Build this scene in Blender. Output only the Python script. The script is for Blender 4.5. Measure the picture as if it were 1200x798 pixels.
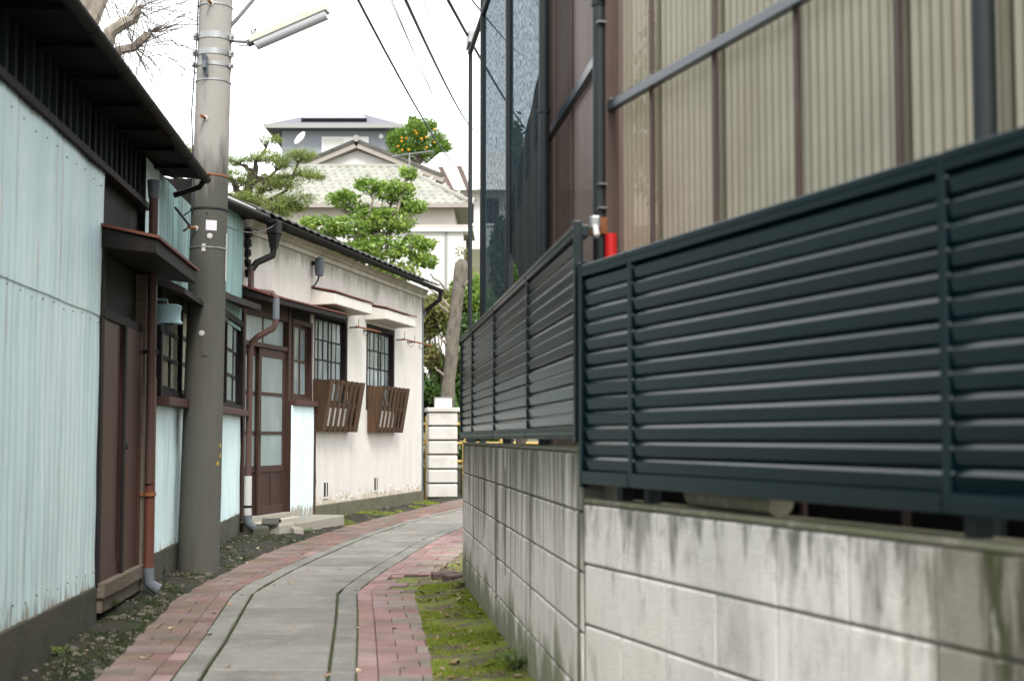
import bpy, bmesh, math, random
import numpy as np
from mathutils import Vector, Matrix, noise as mnoise
R = math.radians
random.seed(7)
scene = bpy.context.scene
for o in list(bpy.data.objects): bpy.data.objects.remove(o)
COL = scene.collection
# ------------------------------------------------------------------ camera
cam = bpy.data.cameras.new('camera'); camo = bpy.data.objects.new('camera', cam); COL.objects.link(camo)
camo.location = (0, 0, 1.05); camo.rotation_euler = (R(90) + math.atan(114 / 1667), 0, 0)
cam.sensor_width = 36; cam.lens = 50.0; cam.clip_end = 2000; cam.clip_start = 0.05
cam.dof.use_dof = True; cam.dof.focus_distance = 13.5; cam.dof.aperture_fstop = 3.3
scene.camera = camo
# ------------------------------------------------------------------ sky: pale, evenly overcast
world = bpy.data.worlds.new('World'); scene.world = world; world.use_nodes = True
nt = world.node_tree; nt.nodes.clear()
SUN_EL, SUN_AZ = R(46), R(163)          # azimuth from +Y clockwise
sky = nt.nodes.new('ShaderNodeTexSky'); sky.sky_type = 'NISHITA'; sky.sun_disc = False
sky.sun_elevation = SUN_EL; sky.sun_rotation = SUN_AZ; sky.dust_density = 3.0
mixs = nt.nodes.new('ShaderNodeMixRGB'); mixs.inputs[0].default_value = 0.82
mixs.inputs[2].default_value = (9.85, 9.85, 9.8, 1)
bg = nt.nodes.new('ShaderNodeBackground'); bg.inputs[1].default_value = 0.079
wo = nt.nodes.new('ShaderNodeOutputWorld')
nt.links.new(sky.outputs[0], mixs.inputs[1]); nt.links.new(mixs.outputs[0], bg.inputs[0]); nt.links.new(bg.outputs[0], wo.inputs[0])
sun = bpy.data.lights.new('sun', 'SUN'); sun.energy = 1.2; sun.angle = R(16); sun.color = (1, .97, .92)
suno = bpy.data.objects.new('sun', sun); COL.objects.link(suno)
sd = Vector((math.sin(SUN_AZ) * math.cos(SUN_EL), math.cos(SUN_AZ) * math.cos(SUN_EL), math.sin(SUN_EL)))
suno.rotation_euler = sd.to_track_quat('Z', 'Y').to_euler(); suno.location = (3, -6, 14)
scene.view_settings.view_transform = 'Standard'; scene.view_settings.look = 'None'
scene.view_settings.exposure = 1.90; scene.view_settings.gamma = 1.0

# ------------------------------------------------------------------ materials
MATS = {}
def mat(name, base, layers=(), rough=.8, metal=0., spec=.22, bump=None, rnd=0., kind=None, hs=0., groove=None):
    """base colour + layers of (colour, (sx,sy,sz) noise scale, lo, hi, amount[, detail]) in world space"""
    if name in MATS: return MATS[name]
    m = bpy.data.materials.new(name); m.use_nodes = True; MATS[name] = m
    t = m.node_tree; N = t.nodes; L = t.links; bs = N['Principled BSDF']
    geo = N.new('ShaderNodeNewGeometry')
    cur = None
    def noise(scale, detail=4):
        mp = N.new('ShaderNodeVectorMath'); mp.operation = 'MULTIPLY'; mp.inputs[1].default_value = scale
        L.new(geo.outputs['Position'], mp.inputs[0])
        n = N.new('ShaderNodeTexNoise'); n.inputs['Scale'].default_value = 1; n.inputs['Detail'].default_value = detail
        n.inputs['Roughness'].default_value = .6
        L.new(mp.outputs[0], n.inputs['Vector']); return n.outputs['Fac']
    col = N.new('ShaderNodeRGB'); col.outputs[0].default_value = (*base, 1); cur = col.outputs[0]
    for ly in layers:
        c, sc, lo, hi, amt = ly[:5]
        mr = N.new('ShaderNodeMapRange'); mr.inputs[1].default_value = lo; mr.inputs[2].default_value = hi
        mr.inputs[4].default_value = amt
        f = noise(sc, ly[5] if len(ly) > 5 and not isinstance(ly[5], tuple) else 4)
        if len(ly) > 6 and ly[6] is not None:            # patch bound to height: (z_full, z_none)
            z0, z1 = ly[6][:2]; ax = ly[6][2] if len(ly[6]) > 2 else 2
            sp = N.new('ShaderNodeSeparateXYZ'); L.new(geo.outputs['Position'], sp.inputs[0])
            mz = N.new('ShaderNodeMapRange'); mz.inputs[1].default_value = z0; mz.inputs[2].default_value = z1
            mz.inputs[3].default_value = .28; mz.inputs[4].default_value = -.35
            L.new(sp.outputs[ax], mz.inputs[0])
            ad = N.new('ShaderNodeMath'); L.new(f, ad.inputs[0]); L.new(mz.outputs[0], ad.inputs[1]); f = ad.outputs[0]
        L.new(f, mr.inputs[0])
        mx = N.new('ShaderNodeMixRGB'); L.new(mr.outputs[0], mx.inputs[0]); L.new(cur, mx.inputs[1])
        mx.inputs[2].default_value = (*c, 1); cur = mx.outputs[0]
    if groove:
        tc = N.new('ShaderNodeTexCoord'); sx = N.new('ShaderNodeSeparateXYZ'); L.new(tc.outputs['Object'], sx.inputs[0])
        mu = N.new('ShaderNodeMath'); mu.operation = 'MULTIPLY'; mu.inputs[1].default_value = 2 * math.pi / groove[0]; L.new(sx.outputs[0], mu.inputs[0])
        si = N.new('ShaderNodeMath'); si.operation = 'COSINE'; L.new(mu.outputs[0], si.inputs[0])
        mr = N.new('ShaderNodeMapRange'); mr.inputs[1].default_value = -.1; mr.inputs[2].default_value = -.85; mr.inputs[4].default_value = groove[2]; L.new(si.outputs[0], mr.inputs[0])
        mx = N.new('ShaderNodeMixRGB'); L.new(mr.outputs[0], mx.inputs[0]); L.new(cur, mx.inputs[1]); mx.inputs[2].default_value = (*groove[1], 1); cur = mx.outputs[0]
    if rnd or hs:
        oi = N.new('ShaderNodeObjectInfo'); h = N.new('ShaderNodeHueSaturation')
        mr = N.new('ShaderNodeMapRange'); mr.inputs[3].default_value = 1 - rnd; mr.inputs[4].default_value = 1 + rnd
        L.new(oi.outputs['Random'], mr.inputs[0]); L.new(mr.outputs[0], h.inputs['Value']); L.new(cur, h.inputs['Color'])
        if hs:
            m2 = N.new('ShaderNodeMath'); m2.operation = 'MULTIPLY'; m2.inputs[1].default_value = 7.31; L.new(oi.outputs['Random'], m2.inputs[0])
            m3 = N.new('ShaderNodeMath'); m3.operation = 'FRACT'; L.new(m2.outputs[0], m3.inputs[0])
            m4 = N.new('ShaderNodeMapRange'); m4.inputs[3].default_value = 1 - hs; m4.inputs[4].default_value = 1 + hs
            L.new(m3.outputs[0], m4.inputs[0]); L.new(m4.outputs[0], h.inputs['Saturation'])
        cur = h.outputs[0]
    L.new(cur, bs.inputs['Base Color'])
    bs.inputs['Roughness'].default_value = rough; bs.inputs['Metallic'].default_value = metal
    bs.inputs['Specular IOR Level'].default_value = spec
    if bump:
        bsc, bst = bump
        if not isinstance(bsc, tuple): bsc = (bsc, bsc, bsc)
        b = N.new('ShaderNodeBump'); b.inputs['Strength'].default_value = bst; b.inputs['Distance'].default_value = .01
        L.new(noise(bsc, 6), b.inputs['Height']); L.new(b.outputs[0], bs.inputs['Normal'])
    if kind == 'leaf':
        tr = N.new('ShaderNodeBsdfTranslucent'); L.new(cur, tr.inputs[0])
        ms = N.new('ShaderNodeMixShader'); ms.inputs[0].default_value = .4
        L.new(bs.outputs[0], ms.inputs[1]); L.new(tr.outputs[0], ms.inputs[2]); L.new(ms.outputs[0], N['Material Output'].inputs[0])
    if kind and kind[0] in ('poly', 'net'):
        tp = N.new('ShaderNodeBsdfTransparent'); tp.inputs[0].default_value = (*kind[2], 1)
        tr = N.new('ShaderNodeBsdfTranslucent'); L.new(cur, tr.inputs[0])
        ms = N.new('ShaderNodeMixShader'); ms.inputs[0].default_value = kind[3]
        L.new(bs.outputs[0], ms.inputs[1]); L.new(tr.outputs[0], ms.inputs[2])
        m2 = N.new('ShaderNodeMixShader'); L.new(ms.outputs[0], m2.inputs[1]); L.new(tp.outputs[0], m2.inputs[2])
        if kind[0] == 'net':
            mr = N.new('ShaderNodeMapRange'); mr.inputs[1].default_value = .3; mr.inputs[2].default_value = .7
            mr.inputs[3].default_value = max(0, kind[1] - .18); mr.inputs[4].default_value = kind[1] + .18
            L.new(noise((55, 55, 40), 3), mr.inputs[0]); L.new(mr.outputs[0], m2.inputs[0])
        else: m2.inputs[0].default_value = kind[1]
        L.new(m2.outputs[0], N['Material Output'].inputs[0])
    return m

S = lambda r, g, b: tuple(((c / 255) / 12.92 if c / 255 <= .04045 else ((c / 255 + .055) / 1.055) ** 2.4) for c in (r, g, b))
mat('tin_blue', (.58, .73, .745), [((.44, .60, .63), (3.5, 3.5, .5), .42, .66, .6), ((.70, .78, .785), (8, 8, .4), .52, .70, .75), ((.74, .80, .80), (5, 5, 4), .58, .72, .6),
    ((.33, .23, .14), (12, 12, .9), .61, .74, .65), ((.30, .38, .37), (17, 17, 1.2), .62, .78, .55), ((.38, .36, .30), (30, 30, 12), .68, .76, .6),
    ((.20, .13, .07), (30, 30, 6), .60, .73, .8, 5, (.16, .46))], rough=.55, bump=((4, 4, 2), .25), rnd=.03)
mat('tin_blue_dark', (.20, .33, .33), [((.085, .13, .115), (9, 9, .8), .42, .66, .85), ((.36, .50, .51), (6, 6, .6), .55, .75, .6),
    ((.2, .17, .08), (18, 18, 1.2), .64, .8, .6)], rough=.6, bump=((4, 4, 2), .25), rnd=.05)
mat('dark_wood', (.0075, .006, .005), [((.018, .012, .009), (20, 20, 2), .5, .75, .7)], rough=.75, bump=((60, 60, 6), .3))
mat('brown_wood', (.040, .020, .014), [((.020, .011, .008), (40, 40, 3), .45, .7, .7), ((.08, .045, .032), (25, 25, 2), .64, .8, .6)], rough=.6, bump=((60, 60, 5), .3), rnd=.1)
mat('sill_wood', (.058, .025, .021), [((.04, .02, .017), (30, 30, 4), .5, .7, .7)], rough=.6, bump=(40, .3))
mat('box_wood', (.055, .030, .016), [((.025, .014, .009), (50, 50, 3), .45, .7, .8), ((.11, .062, .03), (24, 24, 2), .58, .76, .7)], rough=.75, bump=((90, 90, 8), .5), rnd=.2)
mat('door_brown', (.055, .023, .019), [((.026, .014, .012), (4, 4, 2), .45, .7, .7), ((.10, .055, .042), (14, 14, 2), .66, .8, .5)], rough=.42, bump=(9, .15))
mat('old_timber', (.12, .098, .074), [((.09, .075, .055), (8, 8, 30), .45, .68, .8), ((.28, .25, .2), (30, 30, 30), .6, .75, .6)], rough=.9, bump=((8, 8, 60), .6))
mat('foundation', (.068, .066, .052), [((.032, .036, .022), (3, 3, 5), .45, .7, .8), ((.12, .115, .095), (12, 12, 12), .60, .76, .5)], rough=.95, bump=(40, .5))
mat('plinth', (.095, .09, .06), [((.06, .065, .035), (4, 4, 4), .45, .68, .8), ((.21, .2, .15), (9, 9, 16), .58, .76, .6)], rough=.95, bump=(50, .5))
mat('batten_dark', (.014, .023, .023), [((.006, .009, .009), (20, 20, 1), .45, .65, .8)], rough=.8)
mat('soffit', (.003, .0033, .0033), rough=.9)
mat('gutter_dark', (.0045, .005, .005), [((.010, .010, .0095), (12, 12, 12), .5, .7, .6)], rough=.7, spec=.25)
mat('roof_dark', (.010, .010, .010), [((.06, .055, .05), (6, 6, 6), .5, .7, .7)], rough=.8, bump=(30, .3))
mat('red_tin', (.12, .042, .03), [((.09, .035, .026), (18, 18, 8), .5, .7, .8)], rough=.7, bump=(30, .3))
mat('downpipe_brown', (.075, .043, .036), [((.06, .035, .03), (20, 20, 4), .5, .7, .7)], rough=.45)
mat('downpipe_red', (.10, .038, .027), [((.10, .04, .026), (20, 20, 5), .5, .7, .7)], rough=.5)
mat('pvc_white', (.40, .385, .37), [((.3, .28, .25), (16, 16, 4), .55, .75, .6)], rough=.5)
mat('pvc_grey', (.10, .115, .13), rough=.5)
mat('plaster', (.51, .485, .45), [((.42, .405, .37), (5, 5, .7), .48, .72, .55), ((.33, .32, .27), (9, 9, 1.0), .60, .78, .6),
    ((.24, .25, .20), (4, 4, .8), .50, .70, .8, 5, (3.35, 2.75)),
    ((.59, .57, .535), (2.5, 2.5, 2.5), .5, .7, .5), ((.36, .30, .22), (7, 7, 9), .58, .72, .8, 6, (.15, .62))], rough=.92, bump=(34, .55))
mat('plaster_dirty', (.52, .50, .44), [((.30, .31, .26), (5, 5, .7), .45, .7, .75), ((.2, .2, .16), (11, 11, .9), .64, .8, .6)], rough=.92, bump=(34, .55))
mat('hood_white', (.53, .51, .47), [((.42, .42, .37), (7, 7, 4), .52, .75, .6)], rough=.9, bump=(40, .4))
mat('pane', (.15, .19, .20), [((.36, .39, .39), (5, 5, 1.4), .42, .66, .85), ((.10, .13, .135), (3, 3, 1.2), .58, .75, .8)], rough=.13, spec=.7, rnd=.45)  # pale streaks and per-pane tone paint curtain reflections into the glass colour
mat('pane_warm', (.27, .255, .20), [((.09, .10, .09), (4, 4, 1.5), .45, .68, .85), ((.46, .44, .36), (7, 7, 3), .6, .75, .7)], rough=.2, spec=.6, rnd=.25)
mat('pane_frosted', (.17, .21, .21), [((.25, .295, .29), (3, 3, 1.5), .45, .7, .8)], rough=.38, spec=.5, rnd=.12)
mat('curtain', (.5, .52, .5), [((.24, .28, .29), (22, 22, .4), .45, .62, .8)], rough=.9)
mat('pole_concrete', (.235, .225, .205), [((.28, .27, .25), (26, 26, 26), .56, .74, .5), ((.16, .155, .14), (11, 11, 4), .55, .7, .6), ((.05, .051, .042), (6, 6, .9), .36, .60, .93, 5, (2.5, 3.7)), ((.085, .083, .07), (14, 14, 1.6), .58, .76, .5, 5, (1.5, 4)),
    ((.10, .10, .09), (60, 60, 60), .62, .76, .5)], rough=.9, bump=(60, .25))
mat('steel_galv', (.27, .275, .275), [((.15, .15, .145), (20, 20, 20), .5, .7, .6)], rough=.4, metal=.7)
mat('steel_dark', (.010, .014, .016), [((.03, .033, .036), (18, 18, 5), .55, .75, .5)], rough=.5, spec=.3)
mat('rust', (.18, .07, .03), [((.30, .15, .06), (60, 60, 60), .5, .7, .7)], rough=.9, bump=(80, .5))
mat('cable', (.018, .018, .02), rough=.6)
mat('cable_light', (.075, .075, .10), rough=.6)
mat('paper', (.50, .48, .52), [((.5, .5, .55), (60, 60, 90), .55, .65, .5)], rough=.8)
mat('lamp_cream', (.36, .36, .31), [((.30, .30, .22), (14, 14, 14), .5, .7, .7)], rough=.6)
mat('lamp_diffuser', (.5, .5, .52), rough=.3)
mat('lamp_blue', (.26, .38, .40), [((.16, .24, .25), (16, 16, 5), .5, .7, .6), ((.42, .52, .54), (20, 20, 8), .58, .72, .6)], rough=.5)
SLAB = [((.125, .12, .108), (1.3, 1.3, 1.3), .42, .64, .8), ((.235, .225, .205), (4.5, 4.5, 4.5), .50, .70, .65), ((.34, .33, .31), (60, 60, 60), .56, .70, .55), ((.085, .085, .075), (48, 48, 48), .58, .72, .6), ((.09, .095, .06), (3, 3, 3), .60, .72, .5), ((.2, .19, .165), (8, 8, 8), .6, .78, .4)]
mat('slab', (.185, .173, .155), SLAB, rough=.9, bump=(110, .35), rnd=.09)
mat('kerb', (.165, .16, .145), SLAB, rough=.92, bump=(90, .4), rnd=.10)
PV = lambda c: [((c[0] * .55, c[1] * .62, c[2] * .6), (3.0, 3.0, 3.0), .42, .66, .75), ((.19, .17, .14), (4.0, 4.0, 4.0), .54, .74, .6), ((.09, .09, .075), (26, 26, 26), .60, .78, .6), ((.28, .24, .215), (90, 90, 90), .58, .72, .5)]
mat('paver_pink', (.255, .162, .156), PV((.255, .162, .156)), rough=.88, bump=(90, .35), rnd=.09, hs=.2)
mat('paver_rose', (.165, .104, .094), PV((.165, .104, .094)), rough=.88, bump=(90, .35), rnd=.10, hs=.25)
mat('paver_tan', (.15, .108, .088), PV((.15, .11, .09)), rough=.9, bump=(90, .4), rnd=.1, hs=.25)
mat('paver_tan_light', (.235, .19, .155), PV((.235, .195, .16)), rough=.9, bump=(90, .4), rnd=.1, hs=.25)
mat('soil', (.030, .026, .019), [((.014, .018, .009), (3, 3, 3), .42, .65, .8), ((.055, .050, .038), (22, 22, 22), .60, .76, .5), ((.024, .042, .011), (2.2, 2.2, 2.2), .55, .72, .7)], rough=1, bump=(60, 1.0))
mat('soil_light', (.13, .105, .078), [((.075, .064, .046), (5, 5, 5), .42, .65, .8), ((.15, .19, .025), (4.0, 4.0, 4.0), .48, .57, .9), ((.22, .265, .035), (13, 13, 13), .56, .68, .7)], rough=1, bump=(60, 1.0))
mat('moss', (.10, .135, .028), [((.15, .19, .04), (30, 30, 30), .5, .7, .8), ((.055, .075, .02), (9, 9, 9), .5, .7, .7)], rough=1, bump=(150, 1.0))
mat('moss_dark', (.045, .06, .018), [((.08, .10, .03), (20, 20, 20), .5, .7, .8)], rough=1, bump=(150, 1.0))
mat('grass_blade', (.20, .26, .03), [((.29, .34, .055), (14, 14, 14), .45, .65, .9)], rough=.8, kind='leaf')
mat('gravel', (.10, .09, .07), [((.05, .046, .036), (24, 24, 24), .4, .6, .8), ((.27, .25, .215), (37, 37, 37), .60, .70, .9)], rough=.95)
mat('litter', (.20, .13, .07), [((.42, .35, .26), (31, 31, 31), .5, .62, .9), ((.10, .06, .035), (23, 23, 23), .55, .68, .8)], rough=.9)
mat('ground', (.09, .085, .06), [((.06, .075, .03), (.6, .6, .6), .4, .65, .8), ((.13, .115, .085), (5, 5, 5), .55, .7, .7)], rough=1, bump=(20, .6))
BLK = [((.56, .54, .505), (2.2, 2.2, 1.6), .44, .66, .6), ((.82, .775, .725), (3.6, 3.6, 2.6), .46, .68, .8), ((.42, .395, .35), (9, 9, 6), .58, .72, .5),
       ((.25, .24, .195), (7.0, 7.0, .6), .47, .63, .8, 6, (1.4, -.3)), ((.10, .10, .07), (16, 16, .6), .53, .67, .85, 6, (1.35, -.3)), ((.12, .12, .085), (6, 6, .45), .57, .69, .75),
       ((.30, .285, .25), (46, 46, 46), .60, .76, .45), ((.13, .145, .06), (4.5, 4.5, 2.0), .46, .62, .75, 6, (.02, .50))]
mat('block', (.75, .695, .64), BLK, rough=.92, bump=(120, .55), rnd=.03)
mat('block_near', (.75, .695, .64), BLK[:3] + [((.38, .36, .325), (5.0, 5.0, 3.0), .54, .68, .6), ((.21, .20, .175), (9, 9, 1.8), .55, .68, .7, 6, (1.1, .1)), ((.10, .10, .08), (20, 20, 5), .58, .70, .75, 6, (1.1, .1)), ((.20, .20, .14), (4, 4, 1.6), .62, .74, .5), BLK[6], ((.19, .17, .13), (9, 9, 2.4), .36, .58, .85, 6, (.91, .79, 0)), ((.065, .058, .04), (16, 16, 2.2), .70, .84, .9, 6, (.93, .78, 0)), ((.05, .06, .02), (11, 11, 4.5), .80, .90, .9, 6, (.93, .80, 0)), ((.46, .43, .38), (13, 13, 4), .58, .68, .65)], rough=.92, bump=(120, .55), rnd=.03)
mat('block_stained', (.20, .195, .15), [((.10, .115, .05), (8, 8, 2.2), .42, .62, .85), ((.055, .075, .02), (5, 5, 5), .55, .7, .8), ((.38, .37, .33), (6, 6, 2), .6, .76, .6)], rough=.95, bump=(90, .6))
mat('streak', (.20, .19, .145), [((.085, .09, .05), (9, 9, 1.5), .42, .62, .8), ((.30, .29, .24), (14, 14, 3), .58, .74, .7)], rough=.95)
mat('mortar', (.10, .10, .085), [((.06, .07, .04), (8, 8, 8), .45, .65, .8)], rough=1, bump=(90, .4))
mat('wall_top', (.20, .19, .145), [((.15, .16, .09), (6, 6, 6), .42, .65, .8), ((.4, .38, .3), (20, 20, 20), .58, .72, .6)], rough=1, bump=(70, .6))
mat('alu_teal', (.0010, .0085, .0112), [((.002, .0115, .0145), (2, 2, 6), .5, .72, .5), ((.022, .034, .034), (1.4, 1.4, 20), .66, .82, .3)], rough=.14, spec=.25, rnd=.16)
mat('alu_grey', (.0035, .0105, .0125), [((.014, .023, .023), (5, 5, 8), .5, .72, .6), ((.04, .05, .045), (3, 3, 18), .66, .82, .35)], rough=.22, spec=.2, rnd=.08)
mat('alu_mossy', (.035, .05, .04), [((.10, .13, .06), (7, 7, 14), .5, .68, .8)], rough=.5)
mat('polycarb', (.41, .395, .32), [((.30, .295, .235), (1.6, 1.6, 1.6), .4, .65, .8), ((.34, .30, .22), (3, 3, .6), .5, .7, .6)], rough=.24, spec=.4, kind=('poly', .0, (.80, .82, .70), .62), groove=(.042, (.07, .065, .048), .78))
mat('polycarb_clear', (.34, .32, .24), [((.36, .32, .25), (5, 5, 3), .45, .6, .8)], rough=.24, spec=.4, kind=('poly', .05, (.85, .82, .72), .62), groove=(.042, (.08, .07, .05), .7))
mat('poly_brown', (.135, .105, .094), [((.085, .066, .058), (3, 3, .5), .45, .68, .8), ((.25, .2, .18), (6, 6, .4), .6, .76, .6)], rough=.35, spec=.5, kind=('poly', .05, (.5, .42, .38), .35))
mat('post_brown', (.085, .06, .05), [((.06, .042, .036), (18, 18, 2), .45, .68, .8), ((.2, .14, .11), (9, 9, 1), .62, .76, .6)], rough=.6)
mat('post_tan', (.30, .19, .10), [((.2, .12, .06), (30, 30, 2), .45, .68, .8)], rough=.7)
mat('rail_blue', (.022, .032, .042), rough=.28, spec=.6)
mat('net', (.022, .036, .045), rough=.95, spec=.05, kind=('net', .14, (.74, .85, .92), .2))
mat('net_dense', (.006, .009, .009), [((.014, .02, .02), (20, 20, 20), .5, .7, .8)], rough=.95, kind=('net', -.18, (.5, .6, .6), .02))
mat('red_plastic', (.50, .018, .018), rough=.4)
mat('white_plastic', (.5, .5, .49), rough=.5)
mat('gate_block', (.46, .445, .42), [((.34, .325, .295), (5, 5, 5), .5, .72, .6), ((.36, .34, .28), (12, 12, 2), .62, .8, .5)], rough=.9, bump=(60, .35), rnd=.05)
mat('bamboo', (.36, .25, .075), [((.22, .15, .05), (20, 20, 20), .5, .7, .7)], rough=.5)
mat('bark_pale', (.23, .205, .17), [((.12, .105, .085), (8, 8, 3), .45, .66, .8), ((.40, .38, .33), (20, 20, 9), .58, .72, .7)], rough=.95, bump=((24, 24, 8), .8))
mat('bark_grey', (.13, .115, .095), [((.06, .052, .042), (9, 9, 4), .45, .66, .8), ((.22, .205, .18), (20, 20, 9), .58, .72, .7)], rough=.95, bump=((24, 24, 8), 1.))
mat('bark_dark', (.085, .07, .058), [((.045, .037, .03), (14, 14, 6), .45, .66, .8), ((.15, .13, .11), (20, 20, 9), .6, .74, .6)], rough=.95, bump=((30, 30, 10), .8))
mat('leaf_bright', (.145, .245, .035), [((.27, .37, .065), (2.2, 2.2, 2.2), .45, .65, .8), ((.07, .13, .022), (1.5, 1.5, 1.5), .52, .72, .6)], rough=.42, spec=.5, kind='leaf')
mat('leaf_pine', (.17, .225, .06), [((.27, .32, .09), (1.8, 1.8, 1.8), .45, .65, .8), ((.08, .11, .03), (1.3, 1.3, 1.3), .52, .72, .6)], rough=.7, kind='leaf')
mat('leaf_citrus', (.11, .20, .03), [((.14, .22, .03), (1.1, 1.1, 1.1), .45, .65, .8)], rough=.5, kind='leaf')
mat('leaf_dark', (.05, .105, .022), [((.11, .18, .035), (1.8, 1.8, 1.8), .45, .65, .8)], rough=.4, spec=.5, kind='leaf')
mat('weed_dark', (.028, .046, .012), [((.05, .08, .02), (9, 9, 9), .5, .7, .8)], rough=.8, kind='leaf')
mat('leaf_yellow', (.17, .19, .06), [((.28, .24, .10), (2.4, 2.4, 2.4), .45, .65, .8), ((.08, .12, .03), (2, 2, 2), .5, .7, .8)], rough=.6, kind='leaf')
mat('orange_fruit', (.75, .30, .02), rough=.5)
mat('house_grey', (.25, .275, .31), rough=.85)
mat('house_cream', (.58, .56, .50), [((.6, .58, .52), (1, 1, .4), .5, .75, .5)], rough=.9)
mat('house_white', (.52, .51, .485), rough=.9)
mat('roof_slate', (.125, .125, .155), [((.10, .10, .125), (2, 2, 8), .5, .7, .7)], rough=.7)
mat('roof_tile', (.25, .25, .22), [((.20, .205, .175), (.8, .8, .8), .42, .65, .7)], rough=.75, rnd=.10)
mat('roof_tile_dark', (.07, .07, .062), [((.04, .04, .034), (3, 3, 3), .42, .65, .8), ((.15, .15, .125), (14, 14, 14), .55, .72, .7)], rough=.75, rnd=.2)
mat('roof_pale', (.68, .66, .63), rough=.7)
mat('solar', (.13, .14, .18), rough=.3, spec=.4)
mat('white_frame', (.75, .76, .76), rough=.5)
mat('shutter', (.66, .66, .63), [((.58, .58, .55), (.5, .5, 26), .45, .55, .7)], rough=.6)
mat('fascia', (.24, .24, .235), rough=.6)
mat('fascia_tan', (.27, .245, .22), rough=.8)
mat('trim_pink', (.40, .35, .33), rough=.7)
mat('stone_step', (.24, .225, .19), [((.22, .21, .17), (4, 4, 4), .45, .68, .7), ((.33, .31, .27), (14, 14, 14), .58, .72, .6)], rough=.95, bump=(60, .5), rnd=.06)
mat('step_plaster', (.36, .33, .265), [((.30, .26, .19), (8, 8, 8), .5, .7, .8)], rough=.95, bump=(30, 1.0))
mat('yellow_paint', (.30, .22, .03), rough=.7)

# ------------------------------------------------------------------ mesh helpers
class MB:
    def __init__(s): s.v = []; s.f = []
    def add(s, vs, fs):
        b = len(s.v); s.v += [tuple(v) for v in vs]; s.f += [tuple(b + i for i in f) for f in fs]; return s
    def box(s, x0, x1, y0, y1, z0, z1):
        return s.add([(x0, y0, z0), (x1, y0, z0), (x1, y1, z0), (x0, y1, z0), (x0, y0, z1), (x1, y0, z1), (x1, y1, z1), (x0, y1, z1)],
              [(0, 3, 2, 1), (4, 5, 6, 7), (0, 1, 5, 4), (1, 2, 6, 5), (2, 3, 7, 6), (3, 0, 4, 7)])
    def hexa(s, p):   # 8 corners, bottom ring then top ring
        return s.add(p, [(0, 3, 2, 1), (4, 5, 6, 7), (0, 1, 5, 4), (1, 2, 6, 5), (2, 3, 7, 6), (3, 0, 4, 7)])
    def frust(s, ring0, ring1, ring2):  # three stacked quads (chamfered block), closed
        n = len(ring0); vs = list(ring0) + list(ring1) + list(ring2)
        fs = [tuple(reversed(range(n))), tuple(range(2 * n, 3 * n))]
        for k in (0, 1):
            for i in range(n): j = (i + 1) % n; fs.append((k * n + i, k * n + j, (k + 1) * n + j, (k + 1) * n + i))
        return s.add(vs, fs)
    def extr(s, prof, x0, x1):          # profile of (y,z) extruded along x
        n = len(prof); vs = [(x0, y, z) for y, z in prof] + [(x1, y, z) for y, z in prof]
        fs = [tuple(range(n)), tuple(reversed(range(n, 2 * n)))] + [(i, i + n, (i + 1) % n + n, (i + 1) % n) for i in range(n)]
        return s.add(vs, fs)
    def tube(s, pts, r, n=10, cap=True):
        pts = [Vector(p) for p in pts]; rs = r if isinstance(r, (list, tuple)) else [r] * len(pts)
        rings = []; up = None
        for i, p in enumerate(pts):
            a = pts[max(i - 1, 0)]; b = pts[min(i + 1, len(pts) - 1)]; t = (b - a)
            if t.length < 1e-9: t = Vector((0, 0, 1))
            t.normalize()
            if up is None: up = t.orthogonal().normalized()
            else:
                up = up - t * up.dot(t)
                up = up.normalized() if up.length > 1e-6 else t.orthogonal().normalized()
            w = t.cross(up)
            rings.append([p + (up * math.cos(2 * math.pi * k / n) + w * math.sin(2 * math.pi * k / n)) * rs[i] for k in range(n)])
        vs = [v for rg in rings for v in rg]; fs = []
        for i in range(len(pts) - 1):
            for k in range(n): fs.append((i * n + k, i * n + (k + 1) % n, (i + 1) * n + (k + 1) % n, (i + 1) * n + k))
        if cap: fs += [tuple(reversed(range(n))), tuple((len(pts) - 1) * n + k for k in range(n))]
        return s.add(vs, fs)
    def lathe(s, prof, c=(0, 0, 0), n=20):
        vs = []; fs = []
        for r, z in prof:
            for k in range(n): a = 2 * math.pi * k / n; vs.append((c[0] + r * math.cos(a), c[1] + r * math.sin(a), c[2] + z))
        for i in range(len(prof) - 1):
            for k in range(n): fs.append((i * n + k, i * n + (k + 1) % n, (i + 1) * n + (k + 1) % n, (i + 1) * n + k))
        fs += [tuple(reversed(range(n))), tuple((len(prof) - 1) * n + k for k in range(n))]
        return s.add(vs, fs)
    def mesh(s, name, m, smooth=False):
        me = bpy.data.meshes.new(name); me.from_pydata(s.v, [], s.f); me.materials.append(MATS[m]); me.validate(); me.update()
        if smooth:
            me.polygons.foreach_set('use_smooth', [True] * len(me.polygons))
            try: me.set_sharp_from_angle(angle=R(40))
            except Exception: pass
        return me
    def build(s, name, m, parent=None, smooth=False, bevel=0, label=None):
        o = bpy.data.objects.new(name, s.mesh(name, m, smooth)); COL.objects.link(o)
        if parent is not None: o.parent = parent
        if bevel:
            b = o.modifiers.new('bevel', 'BEVEL'); b.width = bevel; b.segments = 2; b.limit_method = 'ANGLE'
        if label: o['label'] = label
        return o
def tag(o, label=None, cat=None, group=None, kind=None):
    if label: o['label'] = label
    if cat: o['category'] = cat
    if group: o['group'] = group
    if kind: o['kind'] = kind
    return o
def root(name, label, cat, loc=(0, 0, 0), rz=0, group=None, kind=None):
    o = bpy.data.objects.new(name, None); COL.objects.link(o); o.empty_display_size = .2
    o.location = loc; o.rotation_euler = (0, 0, rz)
    return tag(o, label, cat, group, kind)
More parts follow.
